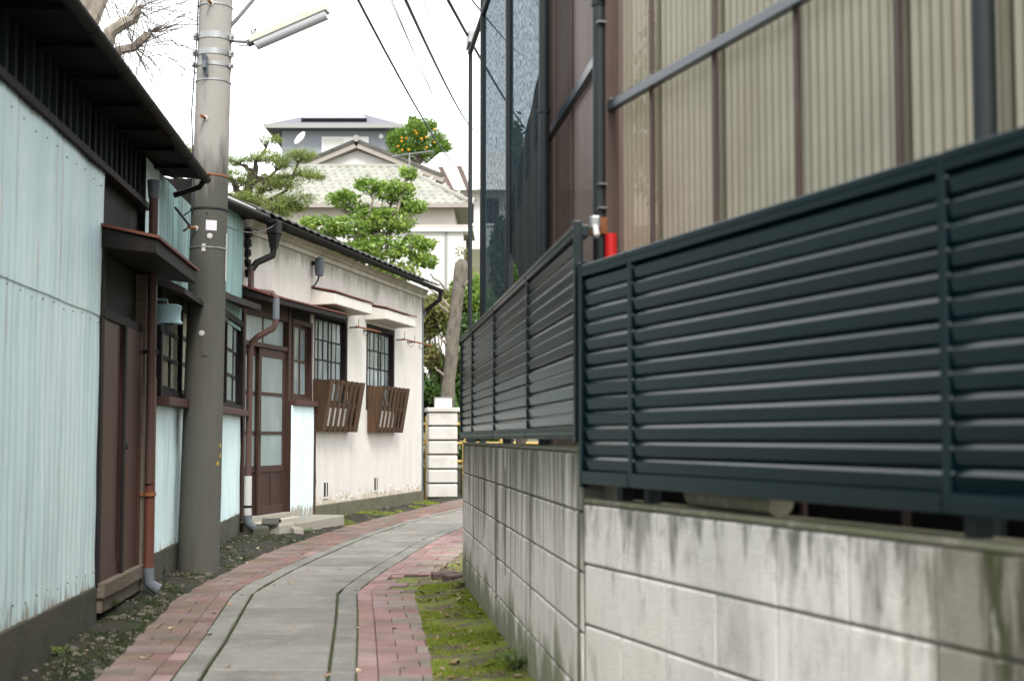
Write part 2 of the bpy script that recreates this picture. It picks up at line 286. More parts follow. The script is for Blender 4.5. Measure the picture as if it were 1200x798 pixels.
def inst(name, me, parent=None, loc=(0, 0, 0), rot=(0, 0, 0), sc=(1, 1, 1)):
    o = bpy.data.objects.new(name, me); COL.objects.link(o); o.location = loc; o.rotation_euler = rot; o.scale = sc
    if parent is not None: o.parent = parent
    return o
class Frame:     # viewer in the lane faces the wall: x to the right, y into the wall, z up
    def __init__(s, O, d):
        d = np.array(d, float); d /= np.hypot(*d); s.O = np.array(O, float); s.d = d; s.n = np.array([-d[1], d[0]])
        s.rz = math.atan2(d[1], d[0]); s.loc = (float(O[0]), float(O[1]), 0)
    def W(s, x, y, z): p = s.O + s.d * x + s.n * y; return (float(p[0]), float(p[1]), z)
FA = Frame((-2.051, 4.0), (-.078, 1)); FB = Frame((-2.943, 15.44), (.197, 1))
FC = Frame((-.352, 10.3), (.1074, -1)); FD = Frame((.245, 4.8), (.336, -1))
def nz(x, y, z=0, s=1): return mnoise.noise(Vector((x * s, y * s, z * s)))

# ------------------------------------------------------------------ ground and hill
def sstep(t): t = min(max(t, 0), 1); return t * t * (3 - 2 * t)
def hz(x, y): return -.06 + 12 * sstep((y - 29) / 46) + 0 * x
mb = MB(); ys = [-40, -10, 0, 5, 10, 15, 20, 25] + list(range(28, 80, 2)) + [90, 110, 150, 250, 500]
xs = [-500, -200, -80, -40, -20, -10, -5, -2, 0, 2, 5, 10, 20, 40, 80, 200, 500]
for y in ys:
    for x in xs: mb.v.append((x, y, hz(x, y)))
nx = len(xs)
for j in range(len(ys) - 1):
    for i in range(nx - 1): a = j * nx + i; mb.f.append((a, a + 1, a + nx + 1, a + nx))
tag(mb.build('ground', 'ground', smooth=True), kind='structure')

# ------------------------------------------------------------------ the paved lane
def edge(p): 
    p = sorted(p, key=lambda q: q[1]); Y = [q[1] for q in p]; X = [q[0] for q in p]
    return lambda y: float(np.interp(y, Y, X))
EsL = edge([(-.80, 1), (-1.358, 6.264), (-1.48, 7.43), (-1.619, 8.567), (-1.765, 9.8), (-1.754, 10.73), (-1.74, 11.52), (-1.702, 12.54), (-1.624, 13.92), (-1.528, 15.36), (-1.383, 16.82), (-1.075, 19.19), (-.752, 21.0), (-.25, 23.2), (.4, 25.5), (1.4, 28.2)])
EsR = edge([(-.25, 1), (-.802, 6.264), (-.915, 7.338), (-1.047, 8.567), (-1.19, 9.8), (-1.167, 10.665), (-1.138, 11.454), (-1.075, 12.369), (-1.012, 13.5), (-.919, 14.97), (-.792, 16.2), (-.625, 17.48), (-.25, 19.5), (.25, 21.6), (.95, 24), (2.0, 26.8)])
EkR = lambda y: EsR(y) + float(np.interp(y, [1, 9.8, 12, 30], [.115, .128, .13, .14]))
EkL = lambda y: EsL(y) - float(np.interp(y, [1, 9.8, 12, 15, 30], [.11, .13, .115, .10, .12]))
EbL = edge([(-1.2, 1), (-1.813, 6.242), (-1.959, 7.461), (-2.205, 9.426), (-2.23, 10.54), (-2.242, 11.566), (-2.255, 13.1), (-2.173, 14.25), (-2.06, 15.9), (-1.92, 17.48), (-1.70, 19.19), (-1.41, 21.26), (-.98, 24.16), (-.5, 26.3), (.3, 28.4)])
EbR = edge([(.25, 1), (-.336, 6.242), (-.385, 6.835), (-.452, 7.555), (-.545, 8.547), (-.619, 9.231), (-.663, 9.78), (-.655, 10.6), (-.624, 10.927), (-.558, 11.718), (-.463, 13.195), (-.3, 15), (.0, 17), (.4, 19.2), (1.0, 21.5), (1.8, 24)])
lane = root('lane', None, None, kind='structure')
def piece(name, m, c, z0=-.05, z1=0., b=.004, j=.0025):
    # c: four ground corners (ccw); joint inset j, chamfer b, tiny tilt
    cx = sum(p[0] for p in c) / 4; cy = sum(p[1] for p in c) / 4
    def ins(d): 
        out = []
        for p in c:
            vx, vy = p[0] - cx, p[1] - cy; out.append((p[0] - math.copysign(min(d, abs(vx)), vx), p[1] - math.copysign(min(d, abs(vy)), vy)))
        return out
    tx, ty, dz = random.uniform(-.008, .008), random.uniform(-.008, .008), random.uniform(-.0025, .0025)
    f = lambda q, z: (q[0], q[1], z + dz + (q[0] - cx) * tx + (q[1] - cy) * ty)
    mb = MB(); A = ins(j); B = ins(j + b)
    mb.frust([(q[0], q[1], z0) for q in A], [f(q, z1 - b) for q in A], [f(q, z1) for q in B])
    return mb
def cell(xa0, xa1, xb0, xb1, y0, y1): return [(xa0, y0), (xb0, y0), (xb1, y1), (xa1, y1)]
tag(MB().add([v for y in np.arange(1, 27.2, .4) for v in ((EbL(y) + .03, y, -.012), (EbR(min(y, 23.5)) - .03, y, -.012))],
    [(2 * i, 2 * i + 1, 2 * i + 3, 2 * i + 2) for i in range(len(np.arange(1, 27.2, .4)) - 1)]).build('bedding', 'soil', lane), kind='structure')
y = 4.55
while y < 27:
    h = .4 if y < 19 else .55
    y1 = y + h
    piece('slab', 'slab', cell(EsL(y) + .004, EsL(y1) + .004, EsR(y) - .004, EsR(y1) - .004, y, y1), b=.006, j=.0028).build('slab', 'slab', lane)
    y = y1
for EA, EB_, nm in ((EkL, EsL, 'l'), (EsR, EkR, 'r')):
    y = 4.36
    while y < 26.5:
        y1 = y + .52; p = .006
        a0, a1, b0, b1 = (EA(y), EA(y1), EB_(y) - p, EB_(y1) - p) if nm == 'l' else (EA(y) + p, EA(y1) + p, EB_(y), EB_(y1))
        piece('kerbstone', 'kerb', cell(a0, a1, b0, b1, y, y1), z1=.006, b=.006, j=.002).build('kerbstone', 'kerb', lane)
        y = y1
# moss filling the two joints beside the slabs and the joint beside the right kerb
def moss_strip(E, off, w, z, y0, y1, seed):
    rs = random.Random(seed); mb = MB(); yy = list(np.arange(y0, y1, .06)); n = 0
    for y in yy:
        x = E(y) + off; ww = w * (.55 + .9 * abs(nz(y * 2.3, seed)) + .25 * rs.random()); zz = z + .006 * nz(y * 5, seed + 3)
        mb.v += [(x - ww, y, -.011), (x - ww * .5, y, zz), (x + ww * .5, y, zz), (x + ww, y, -.011)]
    for i in range(len(yy) - 1):
        for k in range(3): a = 4 * i + k; mb.f.append((a, a + 1, a + 5, a + 4))
    return mb
moss_strip(EsL, -.002, .007, .002, 4.5, 25, 1).build('moss_joint', 'moss_dark', lane, True)
moss_strip(EsR, .002, .008, .002, 4.5, 24, 2).build('moss_joint', 'moss_dark', lane, True)
moss_strip(EkR, .002, .007, .003, 4.5, 22, 5).build('moss_joint', 'moss_dark', lane, True)
moss_strip(EkL, -.002, .005, .003, 4.5, 22, 6).build('moss_joint', 'moss_dark', lane, True)
# pavers
pav = []
y = 4.4; row = 0; P = .222
while y < 25.5:
    y1 = y + P; row += 1
    # left strip, from the kerb outwards
    ks = [EkL(t) for t in (y, y1)]; bs = [EbL(t) + random.uniform(-.012, .012) for t in (y, y1)]
    w = (ks[0] - bs[0]); cuts = [0]; x = .10 + (.0 if row % 2 else .098)
    cuts.append(.10) if True else None
    x = .10 + (.195 if row % 2 else .098)
    while x < w - .06: cuts.append(x); x += .195
    cuts.append(w)
    for k in range(len(cuts) - 1):
        a, b = cuts[k + 1], cuts[k]; sc1 = (ks[1] - bs[1]) / w
        f = b / w; r = random.random()
        m = ('paver_rose' if r < .93 else 'paver_pink') if k == 0 else ('paver_rose' if r < .72 - f * .65 else 'paver_tan')
        pav.append((y, m, cell(ks[0] - a, ks[1] - a * sc1, ks[0] - b, ks[1] - b * sc1, y, y1)))
    ks = [EkR(t) + .004 for t in (y, y1)]; bs = [EbR(t) + random.uniform(-.008, .008) for t in (y, y1)]
    w = (bs[0] - ks[0]); cuts = [0, .095]; x = .095 + (.195 if row % 2 else .098)
    while x < w - .045: cuts.append(x); x += .195
    cuts.append(w)
    for k in range(len(cuts) - 1):
        a, b = cuts[k], cuts[k + 1]; sc1 = (bs[1] - ks[1]) / w; xm = ks[0] + (a + b) / 2
        if 9.9 < y < 10.85 and xm > -.86 + (y - 9.9) * .02 : continue       # a patch of pavers is missing here
        f = a / w; r = random.random()
        m = ('paver_pink' if r < .96 else 'paver_tan_light') if f < .28 else ('paver_pink' if r < .72 - f * .6 else ('paver_tan_light' if r < .96 else 'paver_tan'))
        pav.append((y, m, cell(ks[0] + a, ks[1] + a * sc1, ks[0] + b, ks[1] + b * sc1, y, y1)))
    y = y1
pav.sort(key=lambda q: q[0])
for m in ('paver_pink', 'paver_rose', 'paver_tan', 'paver_tan_light'):
    far = MB()
    for i, (yy, mm, c) in enumerate(pav):
        if mm != m: continue
        vis = yy > 5.9
        p = piece('paver', m, c, z1=.002 + random.uniform(-.0015, .0015), b=.003, j=.0016)
        if sum(1 for q in pav[:i] if q[0] > 5.9) < 298 and vis: p.build('paver', m, lane)
        else: far.add(p.v, p.f)
    if far.f: tag(far.build('pavers', m, lane), kind='stuff')

# ------------------------------------------------------------------ verges
def wallA_x(y): return -1.739 - .078 * y
def wallB_x(y): return -5.986 + .197 * y
def wl(y): return wallA_x(y) if y < 15.44 else wallB_x(y)
def wr(y): return .754 - .1074 * y if y > 4.8 else 1.858 - .336 * y
def zl(x, y):     # left verge height
    f = min(max((EbL(y) - x) / .25, 0), 1)
    base = float(np.interp(y, [5, 6.3, 8, 9.5, 14, 30], [-.07, -.05, .01, .035, .03, .03]))
    return -.004 + f * (base + .018 * nz(x, y, 1, 7) + .010 * nz(x, y, 4, 22)) + .004 * nz(x, y, 2, 30)
def zr(x, y):
    w = wr(max(y, 4.8)) - EbR(y); f = min(max((x - EbR(y)) / max(w, .25), 0), 1)
    return -.006 + .035 * f * max(0, f) + .007 * nz(x, y, 1, 4) * min(1, f * 5) + .002 * nz(x, y, 4, 25)
def strip(fa, fb, y0, y1, dy, n, zf):
    mb = MB(); yy = list(np.arange(y0, y1, dy))
    for y in yy:
        a, b = fa(y), fb(y)
        for k in range(n + 1): x = a + (b - a) * k / n; mb.v.append((x, y, zf(x, y)))
    for j in range(len(yy) - 1):
        for k in range(n): q = j * (n + 1) + k; mb.f.append((q, q + 1, q + n + 2, q + n + 1))
    return mb
tag(strip(lambda y: wl(y) - .05, lambda y: EbL(y) + .03, 4.2, 27, .07, 16, zl).build('dirt_verge', 'soil', smooth=True), kind='structure')
tag(strip(lambda y: EbR(y) - .02, lambda y: wr(max(y, 4.8)) + .03 if y < 10.3 else .2 + (y - 10.3) * .35, 4.2, 19, .06, 16, zr).build('mossy_verge', 'soil_light', smooth=True), kind='structure')
# patch where the pavers are gone
mb = MB(); 
for j in range(13):
    for i in range(9):
        x = -.90 + i * .034; yy = 9.86 + j * .09
        mb.v.append((x, yy, -.011 + .008 * abs(nz(x, yy, 3, 14))))
for j in range(12):
    for i in range(8): q = j * 9 + i; mb.f.append((q, q + 1, q + 10, q + 9))
tag(mb.build('bare_patch', 'soil_light', lane, True), kind='structure')
# stones, litter, blades
def scatter_mesh(pts, proto_v, proto_f, rs, smin, smax, flat=1.):
    mb = MB()
    for (x, y, z) in pts:
        s = rs.uniform(smin, smax) * (1 if rs.random() > .12 else 1.7); q = Matrix.Rotation(rs.uniform(0, 6.28), 3, 'Z') @ Matrix.Rotation(rs.uniform(-.5, .5), 3, 'X') @ Matrix.Rotation(rs.uniform(-.5, .5), 3, 'Y')
        ax, ay, az = rs.uniform(.6, 1.3), rs.uniform(.6, 1.2), rs.uniform(.45, .9) * flat
        mb.add([tuple(q @ Vector((v[0] * ax * s, v[1] * ay * s, v[2] * az * s)) + Vector((x, y, z))) for v in proto_v], proto_f)
    return mb
bm = bmesh.new(); bmesh.ops.create_icosphere(bm, subdivisions=1, radius=1); bm.verts.ensure_lookup_table()
IV = [tuple(v.co) for v in bm.verts]; IF = [tuple(v.index for v in f.verts) for f in bm.faces]; bm.free()
IVs = [tuple(c * (1 + .25 * math.sin(i * 7.7 + k)) for k, c in enumerate(v)) for i, v in enumerate(IV)]
rs = random.Random(3)
def pts_left(n, y0, y1, bias=None):
    out = []
    while len(out) < n:
        y = rs.uniform(y0, y1); x = rs.uniform(wl(y) + .02, EbL(y) - .01)
        if bias and nz(x, y, 9, 2.2) < bias: continue
        out.append((x, y, zl(x, y)))
    return out
tag(scatter_mesh(pts_left(300, 5.6, 11.2, .16) + pts_left(110, 5.6, 11.2) + pts_left(280, 10, 15, -.05) + pts_left(140, 15.5, 23), IVs, IF, rs, .006, .022).build('gravel', 'gravel'), 'loose gravel and stone chips on the dirt along the tin wall', 'gravel', kind='stuff')
leafv = [(-1, 0, .15), (-.3, .45, 0), (1, .05, .25), (-.2, -.42, .05), (0, 0, -.02)]; leaff = [(0, 4, 1), (4, 2, 1), (0, 3, 4), (4, 3, 2)]
def pts_right(n, y0, y1, bias=None):
    out = []
    while len(out) < n:
        y = rs.uniform(y0, y1); a, b = EbR(y), wr(max(y, 4.8)); x = rs.uniform(a, b - .01)
        if bias and nz(x, y, 5, 3) + rs.uniform(-.25, .25) < bias: continue
        out.append((x, y, zr(x, y) + .008))
    return out
tag(scatter_mesh(pts_right(240, 5.7, 10.2, -.15) + pts_left(90, 6, 22) + [(rs.uniform(-.62, -.38), rs.uniform(10.4, 12.0), .012) for _ in range(90)] + [(rs.uniform(EbL(q), EbR(q)), q, .008) for q in [rs.uniform(6, 17) for _ in range(70)]], leafv, leaff, rs, .012, .03).build('leaf_litter', 'litter'), 'dry fallen leaves and chips scattered along the verge', 'leaf litter', kind='stuff')
mb = MB()
def blades(mb, pts, h0, h1, w):
    for (x, y, z) in pts:
        h = rs.uniform(h0, h1); a = rs.uniform(0, 6.28); l = rs.uniform(0, .7) * h; dx, dy = math.cos(a), math.sin(a)
        mb.add([(x - dy * w, y + dx * w, z), (x + dy * w, y - dx * w, z), (x + dx * l, y + dy * l, z + h)], [(0, 1, 2)])
blades(mb, [(x, y, z - .008) for x, y, z in pts_right(13000, 5.6, 10.3, .10)], .006, .018, .003)
blades(mb, pts_left(2500, 17, 23.5, .05), .01, .03, .004)
dk = MB(); blades(dk, pts_left(5000, 5.8, 15, .05), .008, .028, .0035); tag(dk.build('verge_weeds', 'weed_dark'), 'low dark weeds in the dirt along the tin wall', 'weeds', kind='stuff')
tag(mb.build('moss_tufts', 'grass_blade'), 'short bright moss and grass below the concrete block wall', 'moss', kind='stuff')
def weed(x, y, z, n, r, h, label, m='leaf_bright'):
    rr = random.Random(int(x * 991 + y * 77)); t = root('weed', label, 'weed', (x, y, z)); st = MB(); lf = MB()
    for i in range(n):
        a = rr.uniform(0, 6.28); d = r * rr.uniform(.2, 1); hh = h * rr.uniform(.4, 1)
        tip = Vector((math.cos(a) * d, math.sin(a) * d, hh)); st.tube([(0, 0, -.01), tuple(tip * .6 + Vector((0, 0, hh * .15))), tuple(tip)], [.002, .0015, .001], 4)
        for k in range(4):
            p = tip * (1 - .15 * k); b = a + rr.uniform(-1.3, 1.3); s = rr.uniform(.018, .032); u = Vector((math.cos(b), math.sin(b), rr.uniform(-.2, .5))) * s; w_ = Vector((-math.sin(b), math.cos(b), 0)) * s * .45
            lf.add([tuple(p), tuple(p + u * .5 + w_), tuple(p + u), tuple(p + u * .5 - w_)], [(0, 1, 2, 3)])
    st.build('stem', 'leaf_dark', t); tag(lf.build('foliage', m, t), kind='stuff')
weed(.02, 6.42, .02, 26, .13, .09, 'leafy green weed at the mossy foot of the block wall', 'leaf_bright')
weed(-.34, 9.95, .01, 10, .07, .08, 'small weed at the far end of the block wall foot')
weed(-2.42, 8.55, .02, 22, .10, .10, 'dark green weed on the dirt by the brown door sill', 'leaf_dark')
weed(-2.52, 9.15, .03, 16, .08, .09, 'low weed on the dirt by the foot of the red downpipe', 'leaf_dark')
weed(-2.56, 10.45, .04, 16, .06, .12, 'green weed growing behind the utility pole', 'leaf_dark')
weed(-2.24, 7.1, -.02, 8, .06, .05, 'tiny weed on the dirt below the blue tin wall')
weed(-2.22, 15.6, .03, 9, .07, .06, 'little weed in front of the concrete doorstep')
for k, (x, y) in enumerate(((-.50, 10.72), (-.41, 10.55))):
    mb = MB(); mb.frust([(-.10, -.045, 0), (.10, -.05, 0), (.09, .045, 0), (-.095, .05, 0)], [(-.10, -.045, .04), (.10, -.05, .038), (.09, .045, .042), (-.095, .05, .045)], [(-.09, -.036, .05), (.09, -.04, .048), (.082, .036, .05), (-.085, .04, .052)])
    o = mb.build('loose_paver', 'paver_tan' if k else 'paver_rose'); o.location = (x, y, .004); o.rotation_euler = (.05, -.04, .25 + .5 * k)
    tag(o, ('loose reddish paver lying beside the gap in the paving', 'loose tan paver leaning by the end of the block wall')[k], 'paver')

# ------------------------------------------------------------------ corrugated sheet
def corr(x0, x1, z0, z1, y=0, pitch=.076, amp=.006, per=4, nzs=1, ragged=0., seed=0, dent=0.):
    mb = MB(); n = max(2, int(round((x1 - x0) / pitch * per))); rr = random.Random(seed)
    zs = [z0 + (z1 - z0) * k / nzs for k in range(nzs + 1)]
    rag = [0.] * (n + 1)
    if ragged:
        for i in range(n + 1): rag[i] = ragged * (max(0, nz(i * .35, seed * 3.1)) * 1.6 + .25 * rr.random())
    for k, z in enumerate(zs):
        for i in range(n + 1):
            x = x0 + (x1 - x0) * i / n; ph = 2 * math.pi * (x if pitch == .105 else x - x0) / pitch
            c = math.cos(ph); prof = math.copysign(abs(c) ** .5, c) * (1 if pitch != .105 else 1 + .5 * math.sin(ph * .5 + .7))
            yy = y - amp * prof * .5
            if dent: yy += dent * nz(x * 2.2, z * 1.6, 3) + dent * .7 * nz(x * 6, z * 3, 8) * (1 if z < 1 else .4)
            mb.v.append((x, yy, z + (rag[i] if k == 0 else 0)))
    for k in range(nzs):
        for i in range(n): a = k * (n + 1) + i; mb.f.append((a, a + 1, a + n + 2, a + n + 1))
    return mb

# ------------------------------------------------------------------ blue tin house
A = root('tin_house', 'old low house clad in pale blue corrugated tin with brown door', 'house', FA.loc, FA.rz)
seed = 0
def sheets(x0, x1, z0, z1, m='tin_blue', ragged=0., y=0., w=.92):
    global seed
    n = max(1, int(round((x1 - x0) / w)))
    for i in range(n):
        a = x0 + (x1 - x0) * i / n; b = x0 + (x1 - x0) * (i + 1) / n + (.05 if i < n - 1 else 0); seed += 1
        corr(a, b, z0 + (random.uniform(-.012, .012) if ragged else 0), z1, y - .0012 * (i % 2), pitch=.105, amp=.004, per=6, ragged=ragged, seed=seed, nzs=12 if z1 - z0 > 1 else 5, dent=.010).build('wall_sheet', m, A, True)
sheets(-2.2, 4.2, .13, 1.765, ragged=.05)
sheets(-2.2, 4.2, 1.75, 2.60, y=-.005)
sheets(5.56, 6.10, .17, 2.95, ragged=.04, w=.6)
sheets(6.10, 8.55, .135, 1.285, ragged=.05)
sheets(8.55, 9.05, .13, 2.3, ragged=.05)
sheets(9.05, 11.44, .10, 1.285, ragged=.06)
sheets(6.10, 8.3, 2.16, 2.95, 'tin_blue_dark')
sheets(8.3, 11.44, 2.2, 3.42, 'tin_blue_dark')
MB().box(-2.2, 5.56, .045, 4.2, .0, 2.59).box(-2.2, 5.56, .10, 4.2, 2.592, 2.95).box(5.56, 8.3, .09, 4.2, 0, 2.95).box(8.3, 11.47, .09, 4.2, 0, 3.3).build('wall_core', 'dark_wood', A)
MB().box(-2.3, 4.2, -.012, .043, -.25, .21).build('foundation', 'foundation', A, bevel=.01)
MB().box(5.58, 11.42, -.012, .043, -.25, .24).build('foundation', 'foundation', A, bevel=.01)
nl = MB()
for z in (.30, 1.715, 2.50):
    x = 2.0
    while x < 4.15: nl.add([(x + random.uniform(-.01, .01) + v[0] * .0045, -.011 + v[1] * .004, z + .01 * math.sin(x * 9) + v[2] * .0045) for v in IV], IF); x += .21
tag(nl.build('nails', 'steel_dark', A), kind='stuff')
MB().box(-2.2, 5.58, -.035, .01, 2.585, 2.625).build('trim', 'dark_wood', A)
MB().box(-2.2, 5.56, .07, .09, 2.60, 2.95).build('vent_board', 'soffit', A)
k = 0; x = -2.1
while x < 5.5:
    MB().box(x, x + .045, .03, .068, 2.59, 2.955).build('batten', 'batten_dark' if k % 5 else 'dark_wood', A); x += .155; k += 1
# eave: soffit, roof, gutter
MB().hexa([(-2.4, -.27, 2.955), (6.42, -.27, 2.955), (6.42, .2, 2.99), (-2.4, .2, 2.99), (-2.4, -.27, 2.985), (6.42, -.27, 2.985), (6.42, .2, 3.02), (-2.4, .2, 3.02)]).build('soffit', 'soffit', A)
rf = MB().hexa([(-2.4, -.25, 2.99), (6.42, -.25, 2.99), (6.42, 2.2, 3.72), (-2.4, 2.2, 3.72), (-2.4, -.25, 3.03), (6.42, -.25, 3.03), (6.42, 2.2, 3.76), (-2.4, 2.2, 3.76)]).hexa(
    [(-2.4, 2.2, 3.72), (6.42, 2.2, 3.72), (6.42, 4.6, 3.0), (-2.4, 4.6, 3.0), (-2.4, 2.2, 3.76), (6.42, 2.2, 3.76), (6.42, 4.6, 3.04), (-2.4, 4.6, 3.04)]).build('roof', 'roof_dark', A)
x = -2.2
while x < 6.4: MB().box(x, x + .05, -.235, .06, 2.93, 2.957).build('rafter', 'soffit', A); x += .62
def gutter(x0, x1, y, z, r, n=10, sag=0.):
    mb = MB(); prof = [(y + r * math.cos(a), z + r * math.sin(a)) for a in [math.pi + math.pi * k / n for k in range(n + 1)]]
    prof += [(y + (r - .006) * math.cos(a), z + (r - .006) * math.sin(a)) for a in [2 * math.pi - math.pi * k / n for k in range(n + 1)]]
    return mb.extr(prof, x0, x1)
gu = gutter(-2.4, 6.46, -.285, 2.965, .034).build('gutter', 'gutter_dark', A, True)
x = -2.0
while x < 6.4: MB().extr([(-.285 + .037 * math.cos(a), 2.965 + .037 * math.sin(a)) for a in [math.pi + math.pi * k / 8 for k in range(9)]] + [(-.24, 2.97), (-.24, 2.965)], x, x + .018).build('gutter_bracket', 'gutter_dark', gu); x += .75
tb = MB().tube([(6.40, -.28, 2.96), (6.42, -.24, 2.90), (6.45, -.05, 2.84)], .022, 8).build('gutter_elbow', 'gutter_dark', gu, True)
MB().tube([(6.5, -.05, 2.76), (6.52, -.16, 2.62), (6.48, -.12, 2.58)], .010, 6).build('hook', 'steel_dark', A, True)
# brown double door with timber sill and tin canopy
d = MB().box(4.24, 5.50, .03, .05, 1.80, 2.14).build('door_head_panel', 'dark_wood', A)
MB().box(4.22, 5.54, -.02, .03, 1.745, 1.80).build('header', 'dark_wood', d)
dr = MB().box(4.25, 4.80, -.004, .02, .225, 1.745).build('door', 'door_brown', A, bevel=.003)
MB().box(4.25, 4.31, -.012, -.003, .225, 1.745).box(4.31, 4.80, -.010, -.003, .225, .30).build('stile', 'door_brown', dr)
dr2 = MB().box(4.83, 5.43, -.018, .005, .225, 1.745).build('door', 'door_brown', A, bevel=.003)
MB().box(4.80, 4.86, -.032, -.017, .22, 1.745).build('stile', 'dark_wood', dr2)
MB().box(5.36, 5.43, -.024, -.017, .225, 1.745).build('stile', 'door_brown', dr2)
MB().tube([(4.90, -.018, 1.0), (4.90, -.04, 1.0)], .02, 10).build('handle', 'steel_dark', dr2)
MB().box(5.44, 5.53, -.04, .04, .10, 2.14).build('door_post', 'old_timber', A, bevel=.004)
MB().box(5.50, 5.56, -.02, .05, .10, 2.3).build('door_post', 'dark_wood', A)
MB().box(4.18, 4.25, -.016, .04, .20, 2.14).build('door_post', 'dark_wood', A)
sl = MB().box(4.2, 5.50, -.055, .04, .135, .222).build('sill', 'old_timber', A, bevel=.006)
MB().box(4.22, 5.53, -.035, .04, .05, .133).build('sill_board', 'old_timber', sl, bevel=.006)
cn = MB().hexa([(4.17, -.315, 2.115), (5.80, -.315, 2.115), (5.80, .02, 2.15), (4.17, .02, 2.15), (4.17, -.315, 2.195), (5.80, -.315, 2.195), (5.80, .02, 2.27), (4.17, .02, 2.27)]).build('canopy', 'dark_wood', A, bevel=.004)
MB().hexa([(4.15, -.335, 2.200), (5.82, -.335, 2.200), (5.82, .02, 2.274), (4.15, .02, 2.274), (4.15, -.335, 2.217), (5.82, -.335, 2.217), (5.82, .02, 2.29), (4.15, .02, 2.29)]).build('canopy_tin', 'red_tin', cn)
# downpipe
dp = MB().tube([(5.40, -.085, 2.66), (5.42, -.085, .75)], .031, 14).build('downpipe', 'downpipe_brown', A, True)
MB().tube([(5.43, -.085, 1.45), (5.44, -.085, .16)], .034, 14).build('downpipe_lower', 'downpipe_red', dp, True)
MB().tube([(5.40, -.085, 2.64), (5.40, -.085, 2.76)], [.036, .045], 14).build('downpipe_cup', 'pvc_grey', dp, True)
MB().tube([(5.44, -.085, .20), (5.44, -.09, .10), (5.45, -.15, .055)], .038, 12).build('downpipe_shoe', 'pvc_grey', dp, True)
for z in (.68, 1.62): MB().tube([(5.43, -.085, z - .012), (5.43, -.085, z + .012)], .042, 14).box(5.42, 5.44, -.05, .02, z - .01, z + .01).build('pipe_bracket', 'rust' if z < 1 else 'gutter_dark', dp)
# windows of the tin house
def window(par, x0, x1, z0, z1, cols, rows, frame, pane, y0=.0, sash=2, bar=.022, sill=None, fw=.06, pr=.06):
    w = MB().box(x0, x0 + fw, y0 - .03, y0 + pr, z0, z1).box(x1 - fw, x1, y0 - .03, y0 + pr, z0, z1).box(x0 + fw, x1 - fw, y0 - .03, y0 + pr, z1 - fw, z1).box(x0 + fw, x1 - fw, y0 - .03, y0 + pr, z0, z0 + fw * .8).build('window', frame, par)
    xi0, xi1, zi0, zi1 = x0 + fw, x1 - fw, z0 + fw * .8, z1 - fw; sw = (xi1 - xi0) / sash
    for k in range(sash):
        a = xi0 + sw * k - (.012 if k else 0); b = xi0 + sw * (k + 1) + (.012 if k < sash - 1 else 0); yy = y0 + .004 + .026 * (k % 2); st = .038
        mb = MB().box(a, a + st, yy, yy + .022, zi0, zi1).box(b - st, b, yy, yy + .022, zi0, zi1).box(a + st, b - st, yy, yy + .022, zi1 - st, zi1).box(a + st, b - st, yy, yy + .022, zi0, zi0 + st)
        cw = (b - a - 2 * st) / cols; rh = (zi1 - zi0 - 2 * st) / rows
        for c in range(1, cols): mb.box(a + st + cw * c - bar / 2, a + st + cw * c + bar / 2, yy + .002, yy + .018, zi0 + st, zi1 - st)
        for r in range(1, rows): mb.box(a + st, b - st, yy, yy + .020, zi0 + st + rh * r - bar / 2, zi0 + st + rh * r + bar / 2)
        s_ = mb.build('sash', frame, w)
        for c in range(cols):
            for r in range(rows):
                ty = random.uniform(-.004, .004); tz = random.uniform(-.003, .003)
                xa, xb, za, zb = a + st + cw * c, a + st + cw * (c + 1), zi0 + st + rh * r, zi0 + st + rh * (r + 1)
                p = MB().hexa([(xa, yy + .010 + ty, za), (xb, yy + .010 - ty, za), (xb, yy + .014 - ty, za), (xa, yy + .014 + ty, za), (xa, yy + .010 + ty + tz, zb), (xb, yy + .010 - ty + tz, zb), (xb, yy + .014 - ty + tz, zb), (xa, yy + .014 + ty + tz, zb)]).build('pane', pane, w)
    if sill: MB().box(x0 - .05, x1 + .04, y0 - .10, y0 + .03, z0 - .065, z0 - .002).build('sill', sill, w, bevel=.006)
    return w
window(A, 6.14, 8.52, 1.345, 2.15, 1, 3, 'dark_wood', 'pane_warm', .0, 4, .03, 'sill_wood')
window(A, 9.08, 11.40, 1.345, 2.30, 1, 3, 'dark_wood', 'pane_frosted', .0, 4, .03, 'sill_wood')
MB().hexa([(6.05, -.20, 2.07), (8.6, -.20, 2.07), (8.6, .02, 2.14), (6.05, .02, 2.14), (6.05, -.20, 2.11), (8.6, -.20, 2.11), (8.6, .02, 2.22), (6.05, .02, 2.22)]).build('window_hood', 'dark_wood', A)
h2 = MB().hexa([(8.62, -.10, 2.31), (11.25, -.23, 2.41), (11.44, .02, 2.46), (8.62, .02, 2.38), (8.62, -.10, 2.37), (11.25, -.23, 2.47), (11.44, .02, 2.56), (8.62, .02, 2.46)]).build('window_hood', 'dark_wood', A)
